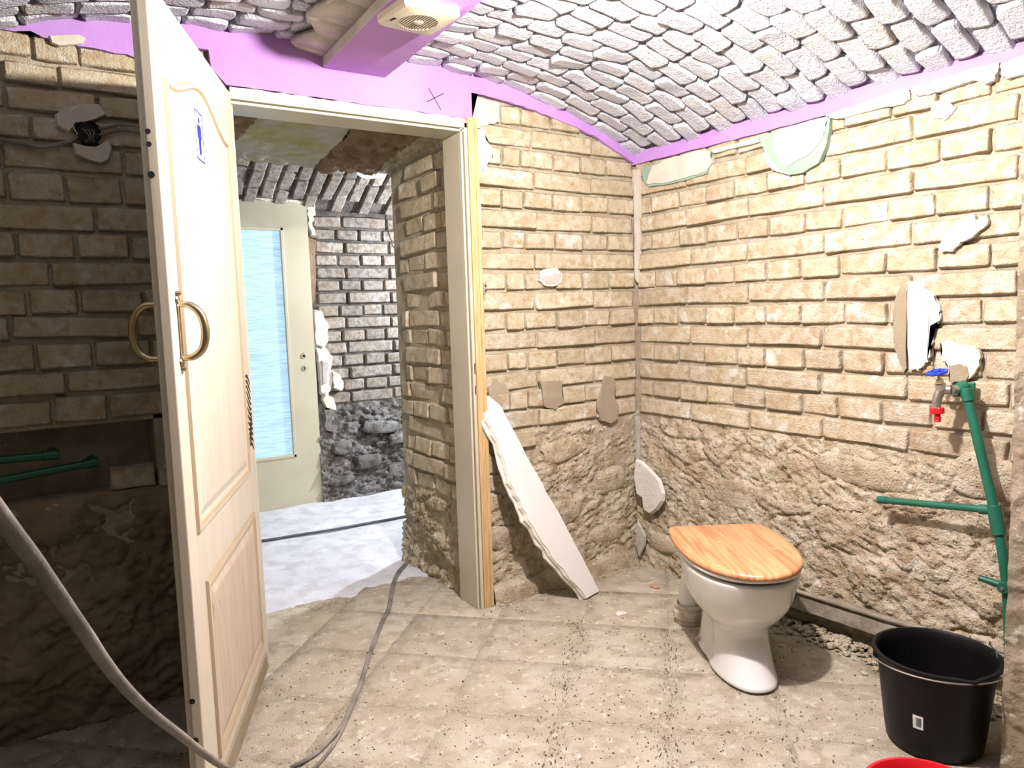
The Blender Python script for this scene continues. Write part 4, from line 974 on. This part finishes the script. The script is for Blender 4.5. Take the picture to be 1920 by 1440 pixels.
bh = MB(); bh.cyl((-0.085, -0.02*YS, 0.033), (-0.112, -0.02*YS, 0.036), 0.008, 12); bh.build('bolt_hole', MT['dirty_plastic'], toilet)
# ---- waste connector pipe behind the toilet
WP = onF(1298, 1172, 0.0)
wp = empty('waste_pipe', (WP[0]+0.02, WP[1]+0.03, 0)); tag(wp, 'white waste pipe socket behind the toilet foot', 'pipe')
m_ = MB(); m_.lathe([(0.052, 0.0), (0.058, 0.004), (0.058, 0.022), (0.066, 0.026), (0.066, 0.052), (0.060, 0.056), (0.060, 0.066), (0.064, 0.070), (0.063, 0.078), (0.050, 0.080), (0.046, 0.06)], 28); m_.build('collar', MT['dirty_plastic'], wp, smooth=True)
tube('pipe', [(0, 0, 0.03), (0.0, 0, 0.12), (0.01, -0.01, 0.19), (0.03, -0.04, 0.24), (0.05, -0.09, 0.26)], 0.044, MT['white_plastic'], wp, n=24, smooth_n=5)

# ---- black bucket
BC = (-0.415, -1.655)
bk = empty('bucket', (BC[0], BC[1], 0.0)); tag(bk, 'black plastic builder bucket standing in front of the pier', 'bucket')
prof = [(0.0001, 0.004), (0.118, 0.004), (0.124, 0.008), (0.130, 0.05), (0.150, 0.235), (0.153, 0.255), (0.162, 0.257), (0.166, 0.262), (0.165, 0.268), (0.156, 0.270), (0.150, 0.262), (0.147, 0.235), (0.126, 0.05), (0.118, 0.012), (0.0001, 0.010)]
m_ = MB(); m_.lathe(prof, 56)
# pouring spout: push rim vertices out
me = m_.mesh('body')
sp_dir = Vector(onF(1833, 1283, 0.27))-Vector((BC[0], BC[1], 0.27)); sa = math.atan2(sp_dir.y, sp_dir.x)
for v in me.vertices:
    if v.co.z > 0.2 and math.hypot(v.co.x, v.co.y) > 0.13:
        d = (math.atan2(v.co.y, v.co.x)-sa+math.pi) % (2*math.pi)-math.pi
        k = math.exp(-(d/0.13)**2)*max(0, (v.co.z-0.2)/0.07); v.co.x *= 1+0.10*k; v.co.y *= 1+0.10*k
o = link('body', me, MT['black_plastic'], bk, smooth=True); autosmooth(o, 0.9)
# bail handle folded back on the rim
h1 = Vector(onF(1650, 1214, 0.265))-Vector((BC[0], BC[1], 0)); h1 = Vector((h1.x, h1.y, 0)).normalized(); 
a1 = math.atan2(h1.y, h1.x)
pts = [(0.168*math.cos(a1-t), 0.168*math.sin(a1-t), 0.262+0.012*math.sin(t)) for t in np.linspace(0.0, math.pi, 14)]
# wire follows the near rim
tube('bail', [(p[0]*1.02, p[1]*1.02, p[2]) for p in [(0.172*math.cos(a1+t), 0.172*math.sin(a1+t), 0.252+0.010*math.sin(t)) for t in np.linspace(0, math.pi, 14)]], 0.0022, MT['steel'], bk, n=6, smooth_n=4)
lp_c = Vector((0.155*math.cos(a1+math.pi), 0.155*math.sin(a1+math.pi), 0.275))
tube('bail_loop', [lp_c+Vector((0.0, 0.0, -0.01)), lp_c+Vector((0.004, 0.012, 0.018)), lp_c+Vector((0.02, 0.03, 0.022)), lp_c+Vector((0.04, 0.035, 0.0)), lp_c+Vector((0.045, 0.01, -0.02))], 0.0022, MT['steel'], bk, n=6)
for a in (a1, a1+math.pi):
    e_ = MB(); e_.cyl((0.150*math.cos(a), 0.150*math.sin(a), 0.245), (0.162*math.cos(a), 0.162*math.sin(a), 0.245), 0.012, 14)
    e_.build('ear', MT['black_plastic'], bk, smooth=True)
stk = Vector(onF(1721, 1353, 0.07))-Vector((BC[0], BC[1], 0)); st_a = math.atan2(stk.y, stk.x)
# find sticker angle from the side surface seen in the photo
best = None
for aa in np.linspace(-math.pi, math.pi, 721):
    p = (BC[0]+0.135*math.cos(aa), BC[1]+0.135*math.sin(aa), 0.085)
    if (CAM[0]-p[0])*math.cos(aa)+(CAM[1]-p[1])*math.sin(aa) < 0: continue
    u, v, d = proj(p); e = abs(u-1721)
    if best is None or e < best[0]: best = (e, aa)
sa_ = best[1]
bestz = min(np.linspace(0.02, 0.2, 90), key=lambda z: abs(proj((BC[0]+0.137*math.cos(sa_), BC[1]+0.137*math.sin(sa_), z))[1]-1354))
def rb(z): return float(np.interp(z, [0.008, 0.05, 0.235], [0.124, 0.130, 0.150]))
def stp(da, z, off): r_ = rb(z)+off; return (r_*math.cos(sa_+da), r_*math.sin(sa_+da), z)
def stick(mb, a0, a1_, z0, z1, off):
    n = 6; vs = [stp(a0+(a1_-a0)*i/n, z, off) for z in (z0, z1) for i in range(n+1)]
    mb.add(vs, [(i, i+1, n+2+i, n+1+i) for i in range(n)])
sm = MB(); stick(sm, -0.095, 0.095, bestz-0.02, bestz+0.02, 0.0012); sk_ = sm.build('sticker', MT['sign_white'], bk); sk_['label'] = 'small white barcode sticker'
sm = MB(); a = -0.04
R = random.Random(8)
while a < 0.062:
    wv = R.choice((0.003, 0.006, 0.009)); stick(sm, a, a+wv, bestz-0.013, bestz+0.014, 0.0018); a += wv+R.choice((0.004, 0.006))
for zz in (-0.010, -0.004, 0.002, 0.008): stick(sm, -0.075, -0.067, bestz+zz-0.002, bestz+zz+0.002, 0.0018)
sm.build('barcode', MT['ink_black'], sk_)

# ---- red tub at the bottom edge
RC = onF(1682, 1421, 0.22)
red_c = (RC[0]-0.07, RC[1]-0.11)
rt = empty('tub', (red_c[0], red_c[1], 0)); tag(rt, 'red plastic tub, only its rim showing at the bottom edge', 'tub')
m_ = MB(); m_.lathe([(0.0001, 0.003), (0.095, 0.003), (0.100, 0.01), (0.122, 0.205), (0.128, 0.212), (0.133, 0.216), (0.132, 0.221), (0.124, 0.222), (0.117, 0.208), (0.096, 0.012), (0.0001, 0.008)], 48)
o = m_.build('body', MT['red_plastic'], rt, smooth=True)
for a in (0.6, 0.6+math.pi):
    e_ = MB(); e_.cyl((0.120*math.cos(a), 0.120*math.sin(a), 0.195), (0.131*math.cos(a), 0.131*math.sin(a), 0.195), 0.010, 12)
    e_.build('ear', MT['red_plastic'], rt, smooth=True)

# ---- leaning board
b0 = Vector(onF(1102, 1125, 0.0)); b1 = Vector(onF(1123, 1109, 0.0)); b1 = b0+(Vector((0.96, 0.28, 0)).normalized())*0.09
tp = Vector(onA(912, 748, -0.02))
e1 = (b1-b0).normalized(); e2 = (tp-b0).normalized(); bn = e1.cross(e2).normalized()
if bn.dot(Vector(CAM)-b0) < 0: bn = -bn
def onP(u, v): return Vector(on(u, v, b0, bn))
left = [(909, 748), (913, 775), (928, 815), (945, 862), (958, 905), (975, 940), (992, 975), (1018, 1018), (1045, 1055), (1072, 1088), (1100, 1122)]
right = [(1124, 1108), (1112, 1085), (1092, 1045), (1070, 1004), (1050, 965), (1026, 925), (1004, 885), (985, 850), (966, 812), (948, 780), (930, 742), (924, 737)]
R = random.Random(12); ol = []
for seq in (left, right):
    for (a, b), (c, d) in zip(seq[:-1], seq[1:]):
        for k in range(3): t = k/3; ol.append((a+(c-a)*t+(R.uniform(-2, 2) if seq is left else R.uniform(-.8, .8)), b+(d-b)*t))
    ol.append(seq[-1])
pf = [onP(u, v) for u, v in ol]
zmin = min(p.z for p in pf)
board = empty('gypsum_board', tuple(b0)); tag(board, 'tall broken strip of white plasterboard leaning against the wall', 'board')
def plate(name, pts, off0, off1, m, parent, grow=0.0):
    bm = bmesh.new(); base = Vector(parent.location)
    A_ = [bm.verts.new(p+bn*off0-base) for p in pts]; B_ = [bm.verts.new(p+bn*off1-base) for p in pts]; n = len(pts)
    f1 = bm.faces.new(A_); f2 = bm.faces.new(B_[::-1])
    for i in range(n): bm.faces.new((A_[i], B_[i], B_[(i+1) % n], A_[(i+1) % n]))
    bmesh.ops.recalc_face_normals(bm, faces=bm.faces); bmesh.ops.triangulate(bm, faces=[f1, f2])
    me = bpy.data.meshes.new(name); bm.to_mesh(me); bm.free(); return link(name, me, m, parent)
plate('face', pf, 0.0, -0.006, MT['gypsum'], board)
nl = len(left)*3-2
core = []
for i, p in enumerate(pf):
    core.append(p+(-e1*R.uniform(0.002, 0.012) if i < nl else -e1*0.0)+e1*0.0)
o = plate('core', core, -0.0062, -0.022, MT['gypsum_core'], board); o['label'] = 'rough broken core'
back = [p+(-e1*R.uniform(0.006, 0.022) if i < nl else e1*-0.002) for i, p in enumerate(pf)]
plate('backing', back, -0.0222, -0.030, MT['gypsum'], board)

# ---- water pipe with tap
def B_(u, v, x): return Vector(onB(u, v, x))
wpipe = empty('water_pipe', tuple(B_(1890, 1165, -0.10))); base = wpipe.location.copy()
tag(wpipe, 'green plastic water pipe with a tap in front of the right wall', 'water pipe')
def Lq(u, v, x): return B_(u, v, x)-base
top = Lq(1812, 735, -0.065); tee = Lq(1869, 975, -0.085); low = Lq(1887, 1095, -0.095); ft = Lq(1893, 1235, -0.10)
tube('pipe', [top, top+(tee-top)*0.5+Vector((0, 0, 0)), tee], 0.0148, MT['green_plastic'], wpipe, n=16)
tube('pipe', [tee, low, ft], 0.0140, MT['green_plastic'], wpipe, n=16)
hl = Lq(1650, 937, -0.075); hr = Lq(1866, 957, -0.085)
tube('pipe', [hl, (hl+hr)/2, hr], 0.0115, MT['green_plastic'], wpipe, n=16)
m_ = MB(); d = (hr-hl).normalized(); m_.cyl(hl-d*0.006, hl+d*0.026, 0.0135, 16); m_.build('end_cap', MT['green_plastic'], wpipe, smooth=True, bevel=0.0015); m_ = MB()
dd = (low-tee).normalized(); up_ = (top-tee).normalized()
m_.cyl(tee+up_*0.045, tee+dd*0.045, 0.0195, 18); m_.cyl(hr-d*0.045, hr, 0.0155, 16); m_.build('tee_fitting', MT['green_plastic'], wpipe, smooth=True, bevel=0.0015); m_ = MB()
m_.cyl(low-dd*0.004, low-dd*(-0.03), 0.0165, 16)
v0 = Lq(1887, 1095, -0.095)
m_.build('valve_collar', MT['green_plastic'], wpipe, smooth=True, bevel=0.0015)
sv = MB(); s0 = Lq(1835, 1083, -0.115); s1 = Lq(1886, 1100, -0.10); sd = (s1-s0).normalized()
sv.cyl(s0, s1, 0.009, 14, 0.013); sv.lathe([(0.0001, 0), (0.016, 0), (0.018, 0.006), (0.018, 0.03), (0.0001, 0.032)], 18, s1-Vector((0.022, 0, 0)), (1, 0, 0)); o = sv.build('valve_lever', MT['green_plastic'], wpipe, smooth=True)
sv = MB(); sv.cyl(s1-Vector((0.026, 0, 0.0)), s1-Vector((0.020, 0, 0)), 0.005, 10); sv.build('screw', MT['steel'], o)
# elbow + wall plate at top
el = MB(); ca = Lq(1792, 737, -0.085); cb_ = Lq(1812, 730, -0.065)
a_ = Lq(1785, 737, -0.105); b_ = Lq(1822, 715, -0.045)
el.cyl(Lq(1788, 736, -0.075), Lq(1812, 722, -0.040), 0.019, 20); el.cyl(top+Vector((0, 0, 0.012)), top+(tee-top).normalized()*0.03, 0.0190, 18)
el.box(tuple(Lq(1800, 726, -0.030)-Vector((0.004, 0.045, 0.012))), tuple(Lq(1800, 726, -0.030)+Vector((0.006, 0.02, 0.018))))
el.build('elbow', MT['green_plastic'], wpipe, smooth=True, bevel=0.003)
# tap: body on an axis leaving the elbow towards the room / left
XT = -0.095
tb = MB()
n0 = Lq(1792, 732, -0.075); n1 = Lq(1782, 731, XT); ctr = Lq(1766, 732, XT-0.01)
tb.cyl(n0, n1, 0.0155, 18); tb.cyl(n1, ctr, 0.013, 16, 0.015)
tube_mb(tb, [n1, ctr+Vector((0, 0.0, 0.0)), Lq(1759, 742, XT-0.015), Lq(1756, 755, XT-0.018), Lq(1757, 766, XT-0.018)], lambda t: 0.0165-0.0045*t, 14, 6)
hd0 = Lq(1767, 732, XT-0.012); hd1 = Lq(1763, 722, XT-0.014); hd2 = Lq(1761, 710, XT-0.015)
tb.cyl(hd0, hd1, 0.0165, 16, 0.0155); 
tap = tb.build('tap_body', MT['steel'], wpipe, smooth=True); tap['label'] = 'nickel tap body'
tb = MB(); ax = (hd2-hd1).normalized(); tb.cyl(hd1, hd1+ax*0.006, 0.0165, 6); tb.cyl(hd1+ax*0.006, hd2, 0.0125, 6, 0.010); tb.cyl(hd2, Lq(1758, 700, XT-0.016), 0.004, 8)
o = tb.build('bonnet', MT['brass'], tap); o['label'] = 'brass bonnet'
# blue handwheel: lobed ring with spokes
hw = MB(); hc = Lq(1757, 698, XT-0.016); az_ = (Vector((-0.25, 0.10, 1.0))).normalized(); ax1 = az_.orthogonal().normalized(); ax2 = az_.cross(ax1)
ringp = []; NR = 60
for k in range(NR+1):
    t = 2*math.pi*k/NR; r = 0.0262+0.0024*math.cos(8*t); ringp.append(np.array(hc+(ax1*math.cos(t)+ax2*math.sin(t))*r))
tube_mb(hw, ringp, 0.0048, 8, 0)
for k in range(4):
    t = math.pi*k/2; hw.cyl(hc, hc+(ax1*math.cos(t)+ax2*math.sin(t))*0.025, 0.004, 8)
hw.cyl(hc-az_*0.006, hc+az_*0.005, 0.008, 12)
wh = hw.build('handwheel', MT['blue_plastic'], tap, smooth=True); wh['label'] = 'blue lobed handwheel'
# red hose connector
rc = MB(); r0 = Lq(1757, 764, XT-0.018); dn = Vector((0.0, -0.06, -1)).normalized()
n = 40; prof = [(0.0001, 0.0), (0.0185, 0.0), (0.0195, 0.002), (0.0195, 0.018), (0.017, 0.020), (0.009, 0.022), (0.009, 0.030), (0.011, 0.032), (0.011, 0.036), (0.0085, 0.038), (0.010, 0.042), (0.010, 0.046), (0.006, 0.046), (0.0001, 0.044)]
rc.lathe(prof, n, r0, dn)
me = rc.mesh('hose_connector')
for v in me.vertices:
    q = v.co-r0; h = q.dot(dn); rad = q-dn*h
    if rad.length > 0.0183:
        a = math.atan2(rad.dot(dn.orthogonal().normalized()), rad.dot(dn.cross(dn.orthogonal().normalized()))); v.co = r0+dn*h+rad*(1+0.04*math.cos(20*a))
o = link('hose_connector', me, MT['red_plastic'], tap, smooth=False); o['label'] = 'red plastic hose connector'

# ---- thin pipe lying on the ledge
lpz = [(-0.085, -0.86, 0.152), (-0.086, -1.1, 0.158), (-0.086, -1.35, 0.166), (-0.088, -1.6, 0.182), (-0.092, -1.84, 0.200)]
o = tube('ledge_pipe', lpz, 0.0085, MT['ledge'], n=12); tag(o, 'thin dusty grey pipe lying along the ledge behind the toilet', 'pipe')

# ---- ventilation fan on the duct casing
fan = empty('ventilation_fan', (-1.455, -0.632, 2.167)); fan.rotation_euler = (0, 0, 0.055)
tag(fan, 'square ivory ventilation fan cover on the purple duct casing', 'ventilation fan')
f = MB(); hs = 0.094
def fring(h, z):
    out = []
    for k in range(64):
        t = 2*math.pi*(k+0.5)/64; c, q = math.cos(t), math.sin(t); r = h/(abs(c)**14+abs(q)**14)**(1/14); out.append((r*c, r*q, z))
    return out
rings = [fring(hs, 0.0), fring(hs, -0.018), fring(hs-0.006, -0.026)]
n = 64; cr = 0.058
circ = [(cr*math.cos(2*math.pi*(k+0.5)/64), cr*math.sin(2*math.pi*(k+0.5)/64), -0.030) for k in range(64)]
circ2 = [(x, y, -0.018) for x, y, _ in circ]
rings += [circ, circ2]
vs = [p for r_ in rings for p in r_]
fs = [(r*n+k, r*n+(k+1) % n, (r+1)*n+(k+1) % n, (r+1)*n+k) for r in range(len(rings)-1) for k in range(n)]
me = pyd(vs, fs); bm = bmesh.new(); bm.from_mesh(me); bmesh.ops.recalc_face_normals(bm, faces=bm.faces); bm.to_mesh(me); bm.free()
link('cover', me, MT['fan_plastic'], fan)
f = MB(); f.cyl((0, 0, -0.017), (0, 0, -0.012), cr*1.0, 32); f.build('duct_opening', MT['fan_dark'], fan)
for k in range(13):
    x = -0.0525+k*0.00875; hh = math.sqrt(max(0, cr*cr-x*x)); 
    f = MB(); f.add([(x-0.001, -hh, -0.030), (x+0.002, -hh, -0.030), (x+0.002, hh, -0.030), (x-0.001, hh, -0.030), (x+0.002, -hh, -0.019), (x+0.005, -hh, -0.019), (x+0.005, hh, -0.019), (x+0.002, hh, -0.019)],
          [(0, 3, 2, 1), (4, 5, 6, 7), (0, 1, 5, 4), (1, 2, 6, 5), (2, 3, 7, 6), (3, 0, 4, 7)]); f.build('slat', MT['fan_plastic'], fan)
f = MB(); f.lathe([(0.0001, -0.001), (0.012, 0), (0.016, 0.004), (0.016, 0.010)], 18, (0, 0, -0.032)); f.build('hub', MT['fan_plastic'], fan, smooth=True)
f = MB()
for k, (w_, h_) in enumerate(((0.010, 0.006), (0.003, 0.006), (0.010, 0.006), (0.008, 0.003))):
    yy = 0.03-k*0.009 if k < 3 else 0.012
    f.box((-0.078+0.0, yy-0.004, -0.0292), (-0.078+0.006 if k < 3 else -0.070+0.002, yy+0.003, -0.0272))
f.build('printed_mark', MT['ink_black'], fan)
# pencil cross on the purple wall
xm = MB()
for (a, b), (c, d) in (((-1.103, 2.154), (-1.052, 2.077)), ((-1.113, 2.100), (-1.037, 2.142))):
    dxy = np.array((c-a, d-b)); nn = np.array((-dxy[1], dxy[0]))/np.linalg.norm(dxy)*0.0016
    xm.add([(a+nn[0], -0.0170, b+nn[1]), (c+nn[0], -0.0170, d+nn[1]), (c-nn[0], -0.0170, d-nn[1]), (a-nn[0], -0.0170, b-nn[1])], [(0, 1, 2, 3)])
o = xm.build('pencil_cross', MT['ink_black'], wall_back); o['label'] = 'hand drawn black cross'

# ---- cables
def Fp(u, v, z=0.008): return onF(u, v, z)
c1 = [(-0.60, 1.42, 0.012), (-0.74, 1.15, 0.010), (-0.86, 0.90, 0.010)]+[Fp(u, v) for u, v in [(766, 1048), (744, 1075), (735, 1100), (728, 1140), (716, 1165), (700, 1205), (688, 1240), (672, 1290), (655, 1330), (640, 1362), (612, 1395), (590, 1415), (560, 1432), (520, 1450)]]
def air(u, v, d): q = ray(u, v); return CAM+q/np.linalg.norm(q)*d
c1 += [air(470, 1455, 2.0), air(425, 1440, 1.72), air(385, 1415, 1.45), air(340, 1380, 1.25), air(285, 1338, 1.08), air(235, 1290, 0.95), air(195, 1240, 0.86), air(165, 1195, 0.80), air(130, 1145, 0.74), air(95, 1095, 0.69), (air(60, 1045, 0.65)), air(25, 1000, 0.61), air(-20, 940, 0.57), air(-90, 850, 0.5)]
o = tube('extension_cable', c1, 0.0062, MT['cable'], n=10, smooth_n=7); tag(o, 'dusty grey cable from the doorway that rises past the door at lower left', 'cable')
c2 = [Fp(u, v, 0.006) for u, v in [(766, 1052), (748, 1076), (738, 1102), (731, 1140), (719, 1165), (703, 1205), (691, 1240), (675, 1290), (658, 1332), (642, 1368), (625, 1398), (604, 1425), (580, 1450), (556, 1480), (535, 1520)]]
c2 = [(-0.76, 1.10, 0.008), (-0.875, 0.90, 0.008)]+c2
o = tube('extension_cable', c2, 0.0052, MT['cable'], n=10, smooth_n=7); tag(o, 'thinner grey cable beside it, running straight out at the bottom edge', 'cable')
c3 = [onF(u, v, 0.012) for u, v in [(440, 1018), (498, 1013), (560, 1003), (620, 994), (680, 983), (740, 972), (790, 962), (860, 948)]]
o = tube('corridor_cable', c3, 0.008, MT['cable_dark'], n=8, smooth_n=6); tag(o, 'dark cable lying across the pale passage floor', 'cable')

# ---- small debris
def debris(name, u, v, size, m, label, seed, z=0.0, cat='debris', group=None):
    me = rock_mesh(seed, 1); me.materials.append(m); o = bpy.data.objects.new(name, me); COL.objects.link(o)
    p = onF(u, v, 0.0); o.location = (p[0], p[1], size[2]*0.42+z); o.scale = size; o.rotation_euler = (0, 0, seed*1.3); tag(o, label, cat, group); return o
debris('tile_chip', 1228, 1102, (0.055, 0.03, 0.012), mat('terracotta_chip', (0.5, 0.27, 0.14), 0.8), 'small reddish chip on the floor between the board and the toilet', 40, cat='chip')
debris('plaster_chip', 1165, 1150, (0.06, 0.045, 0.004), MT['plaster'], 'flat pale plaster flake left of the waste pipe', 41, cat='chip')
debris('plaster_chip', 1107, 1139, (0.018, 0.012, 0.008), MT['plaster'], 'tiny white crumb just below the foot of the leaning board', 42, cat='chip')
# rubble grit along the right wall foot and by the door frame
V, Fs = [], []; R = random.Random(77)
small = [rock_mesh(200+k, 1) for k in range(4)]
def grit(x, y, s, zz=0.0):
    me = R.choice(small); b = len(V); a = R.uniform(0, 6.28)
    sx, sy, sz = s*R.uniform(.7, 1.3), s*R.uniform(.7, 1.3), s*R.uniform(.4, .8)
    for v in me.vertices:
        X, Y = v.co.x*sx, v.co.y*sy; V.append((x+X*math.cos(a)-Y*math.sin(a), y+X*math.sin(a)+Y*math.cos(a), zz+v.co.z*sz+sz*0.3))
    Fs.extend(tuple(i+b for i in p.vertices) for p in me.polygons)
for k in range(650):
    y = R.uniform(-1.85, -0.55); x = -0.045-abs(R.gauss(0, 0.055)); grit(x, y, R.uniform(0.006, 0.03)*(1 if R.random() < .9 else 1.6), max(0, 0.02+0.25*(x+0.08))*0.6)
for k in range(110): grit(R.uniform(-0.88, -0.05), -0.05-abs(R.gauss(0, 0.03)), R.uniform(0.004, 0.016))
o = link('rubble_grit', pyd(V, Fs), MT['rubble']); tag(o, 'loose rubble and grit along the foot of the walls', 'rubble', kind='stuff')
V, Fs = [], []
for k in range(1300):
    u_, v_ = R.uniform(430, 1650), R.uniform(1110, 1440); p = onF(u_, v_, 0)
    if p[1] > -0.06 or p[0] > -0.05: continue
    grit(p[0], p[1], R.choice((0.003, 0.004, 0.005, 0.007)))
def dash(x, y, L_, a):
    b = len(V); c, q = math.cos(a), math.sin(a); w_ = L_*0.16
    for u_, v_, z_ in ((-.5, -.5, .0), (.5, -.3, .0), (.5, .5, .0), (-.5, .3, .0), (0, 0, 1)):
        X, Y = u_*L_, v_*w_*2; V.append((x+X*c-Y*q, y+X*q+Y*c, 0.0012+z_*0.003))
    Fs.extend([(b, b+1, b+4), (b+1, b+2, b+4), (b+2, b+3, b+4), (b+3, b, b+4)])
for k in range(520):
    c2 = R.choice((-0.145, -0.145, 0.209, 0.209, -0.495, 0.03, -0.33)); c1 = R.uniform(-2.0, -0.75)
    sp_ = 0.03 if c2 in (-0.145, 0.209, -0.495) else 0.09
    c2 += R.gauss(0, sp_); p = D1*c1+D2*c2
    if p[0] > -0.15 or p[1] > -0.3: continue
    dash(p[0], p[1], R.uniform(0.006, 0.016), TH+math.pi+R.uniform(-.5, .5))
o = link('floor_crumbs', pyd(V, Fs), mat('crumbs', (0.30, 0.24, 0.18), 0.95, var=(0.06, 0.045, 0.035), scale=30)); tag(o, 'dark and pale crumbs scattered over the dusty tiles', 'crumbs', kind='stuff')

# ---- left wall bits in the shade: recess pipes, electrical box
for (u0, v0, u1, v1, nm, lb_) in [(-60, 868, 108, 852, 'recess_pipe', 'upper green pipe end in the dark wall recess'), (-60, 912, 182, 866, 'recess_pipe', 'lower green pipe end in the dark wall recess')]:
    a = Vector(onA(u0, v0, 0.05)); b = Vector(onA(u1, v1, 0.05)); o = empty(nm, tuple(a)); tag(o, lb_, 'pipe')
    tube('pipe', [Vector((0, 0, 0)), (b-a)/2, b-a], 0.013, MT['green_plastic'], o, n=14); m_ = MB(); d = (b-a).normalized(); m_.cyl(b-a-d*0.04, b-a+d*0.004, 0.0165, 16); m_.cyl(b-a-d*0.012, b-a-d*0.012+Vector((0, 0.06, 0)), 0.0165, 16); m_.build('elbow', MT['green_plastic'], o, smooth=True, bevel=0.002)
jb = empty('socket_box', (-2.292, 0.0, 1.863)); tag(jb, 'black round electrical box with loose wires in the shaded wall', 'electrical box')
m_ = MB(); m_.lathe([(0.0001, 0.0), (0.031, 0.0), (0.033, -0.012), (0.036, -0.014), (0.036, 0.03)], 24, (0, -0.004, 0), (0, 1, 0)); m_.build('box', MT['black_plastic'], jb, smooth=True)
for k in range(3): tube('wire', [(-0.015+0.01*k, -0.012, 0.01), (-0.01+0.012*k, -0.03, 0.0), (0.005*k, -0.035, -0.02), (0.012*k-0.01, -0.015, -0.03)], 0.0016, MT['cable'], jb, n=6)
tube('wire', [(-0.03, -0.014, -0.01), (-0.045, -0.02, 0.03), (-0.04, -0.02, 0.06), (-0.02, -0.018, 0.075), (0.0, -0.016, 0.075)], 0.0025, MT['plaster'], jb, n=6)
pa = [onA(u, v, -0.012) for u, v in [(135, 268), (155, 274), (180, 276), (203, 262), (211, 280), (205, 300), (190, 308), (165, 302), (140, 290)]]
slab(PN, pa, 0.012, MT['cream_fill'], wall_back, normal=(0, -1, 0))['label'] = 'pale mortar collar under the electrical box'
pa = [onA(u, v, -0.010) for u, v in [(102, 215), (125, 200), (150, 195), (185, 195), (200, 215), (170, 228), (140, 232), (128, 250), (105, 238)]]
slab(PN, pa, 0.010, MT['cream_fill'], wall_back, normal=(0, -1, 0))
c4 = [onA(u, v, -0.016) for u, v in [(-40, 258), (0, 262), (40, 270), (80, 275), (130, 265), (145, 256)]]
o = tube('wall_cable', c4, 0.006, MT['cable'], n=8); tag(o, 'old cable running left from the electrical box', 'cable')
for off, lb_ in ((0, 'upper cable running right from the electrical box to the door'), (11, 'lower cable running right from the electrical box to the door')):
    c5 = [onA(u, v+off, -0.016) for u, v in [(185, 242), (205, 238), (225, 234), (255, 236), (290, 238)]]
    o = tube('wall_cable', c5, 0.004, MT['cable'], n=8); tag(o, lb_, 'cable')
pa = [onA(u, v, -0.014) for u, v in [(90, 68), (150, 66), (162, 72), (155, 84), (110, 88), (95, 82)]]
slab(PN, pa, 0.010, MT['cream_fill'], wall_back, normal=(0, -1, 0))['label'] = 'white plaster lump under the purple band at left'

# ---- things in the passage ceiling
cc = [onA(u, v, 1.55) for u, v in [(590, 272), (640, 292), (690, 310), (730, 317), (760, 318)]]
for k, dz in enumerate((0.0, -0.022)):
    o = tube('ceiling_cable', [(p[0], p[1], p[2]+dz) for p in cc], 0.011, MT['cable'], n=8); tag(o, ('upper' if k == 0 else 'lower')+' of two thick cables under the passage vault', 'cable')
dc = onA(705, 303, 1.78); dd_ = MB(); dd_.lathe([(0.0001, 0.0), (0.13, 0.0), (0.14, 0.01), (0.14, 0.03), (0.0001, 0.035)], 36, (0, 0, 0), (0.1, -0.45, -0.9))
dsk = empty('ceiling_disc', tuple(dc)); dd_.build('plate', MT['plaster_grey'], dsk, smooth=True); tag(dsk, 'round white ceiling plate behind the cables in the passage', 'ceiling plate')
hp = MB(); hp.lathe([(0.0001, 0.002), (0.012, 0.002)], 12, tuple(Vector((0.1, -0.45, -0.9)).normalized()*0.04+Vector((0.08, -0.03, 0.02))), (0.1, -0.45, -0.9)); hp.build('hole', MT['dark'], dsk)
cb2 = onA(800, 270, 0.45); m_ = MB(); m_.box((-0.05, -0.02, -0.012), (0.05, 0.02, 0.012)); m_.box((-0.045, -0.012, -0.02), (0.045, 0.012, -0.011))
o = m_.build('junction_cover', MT['dirty_plastic'], bevel=0.003); o.location = (cb2[0], cb2[1], min(cb2[2], 2.03)); o.rotation_euler = (0.2, 0.15, 0.3); tag(o, 'small dusty plastic cover under the lintel of the doorway', 'cover')
hw_ = [onA(u, v, YC-0.03) for u, v in [(735, 330), (745, 352), (752, 365)]]
hw_ += [onA(u, v, YC-0.03) for u, v in [(738, 410), (740, 440), (750, 465), (766, 485)]]
o = tube('hanging_wire', hw_, 0.004, MT['cable'], n=6); tag(o, 'thin wire hanging down the grey brick wall of the passage', 'wire')

# ---- groups of alike things
for o in list(scene.objects):
    if o.parent is None and 'category' in o:
        b = o.name.split('.')[0]
        g = {'recess_pipe': 'green pipe ends in the wall recess', 'wall_cable': 'old cables at the electrical box', 'ceiling_cable': 'thick cables under the passage vault',
             'plaster_chip': 'plaster flakes on the floor', 'extension_cable': 'extension cables from the doorway'}.get(b)
        if g: o['group'] = g
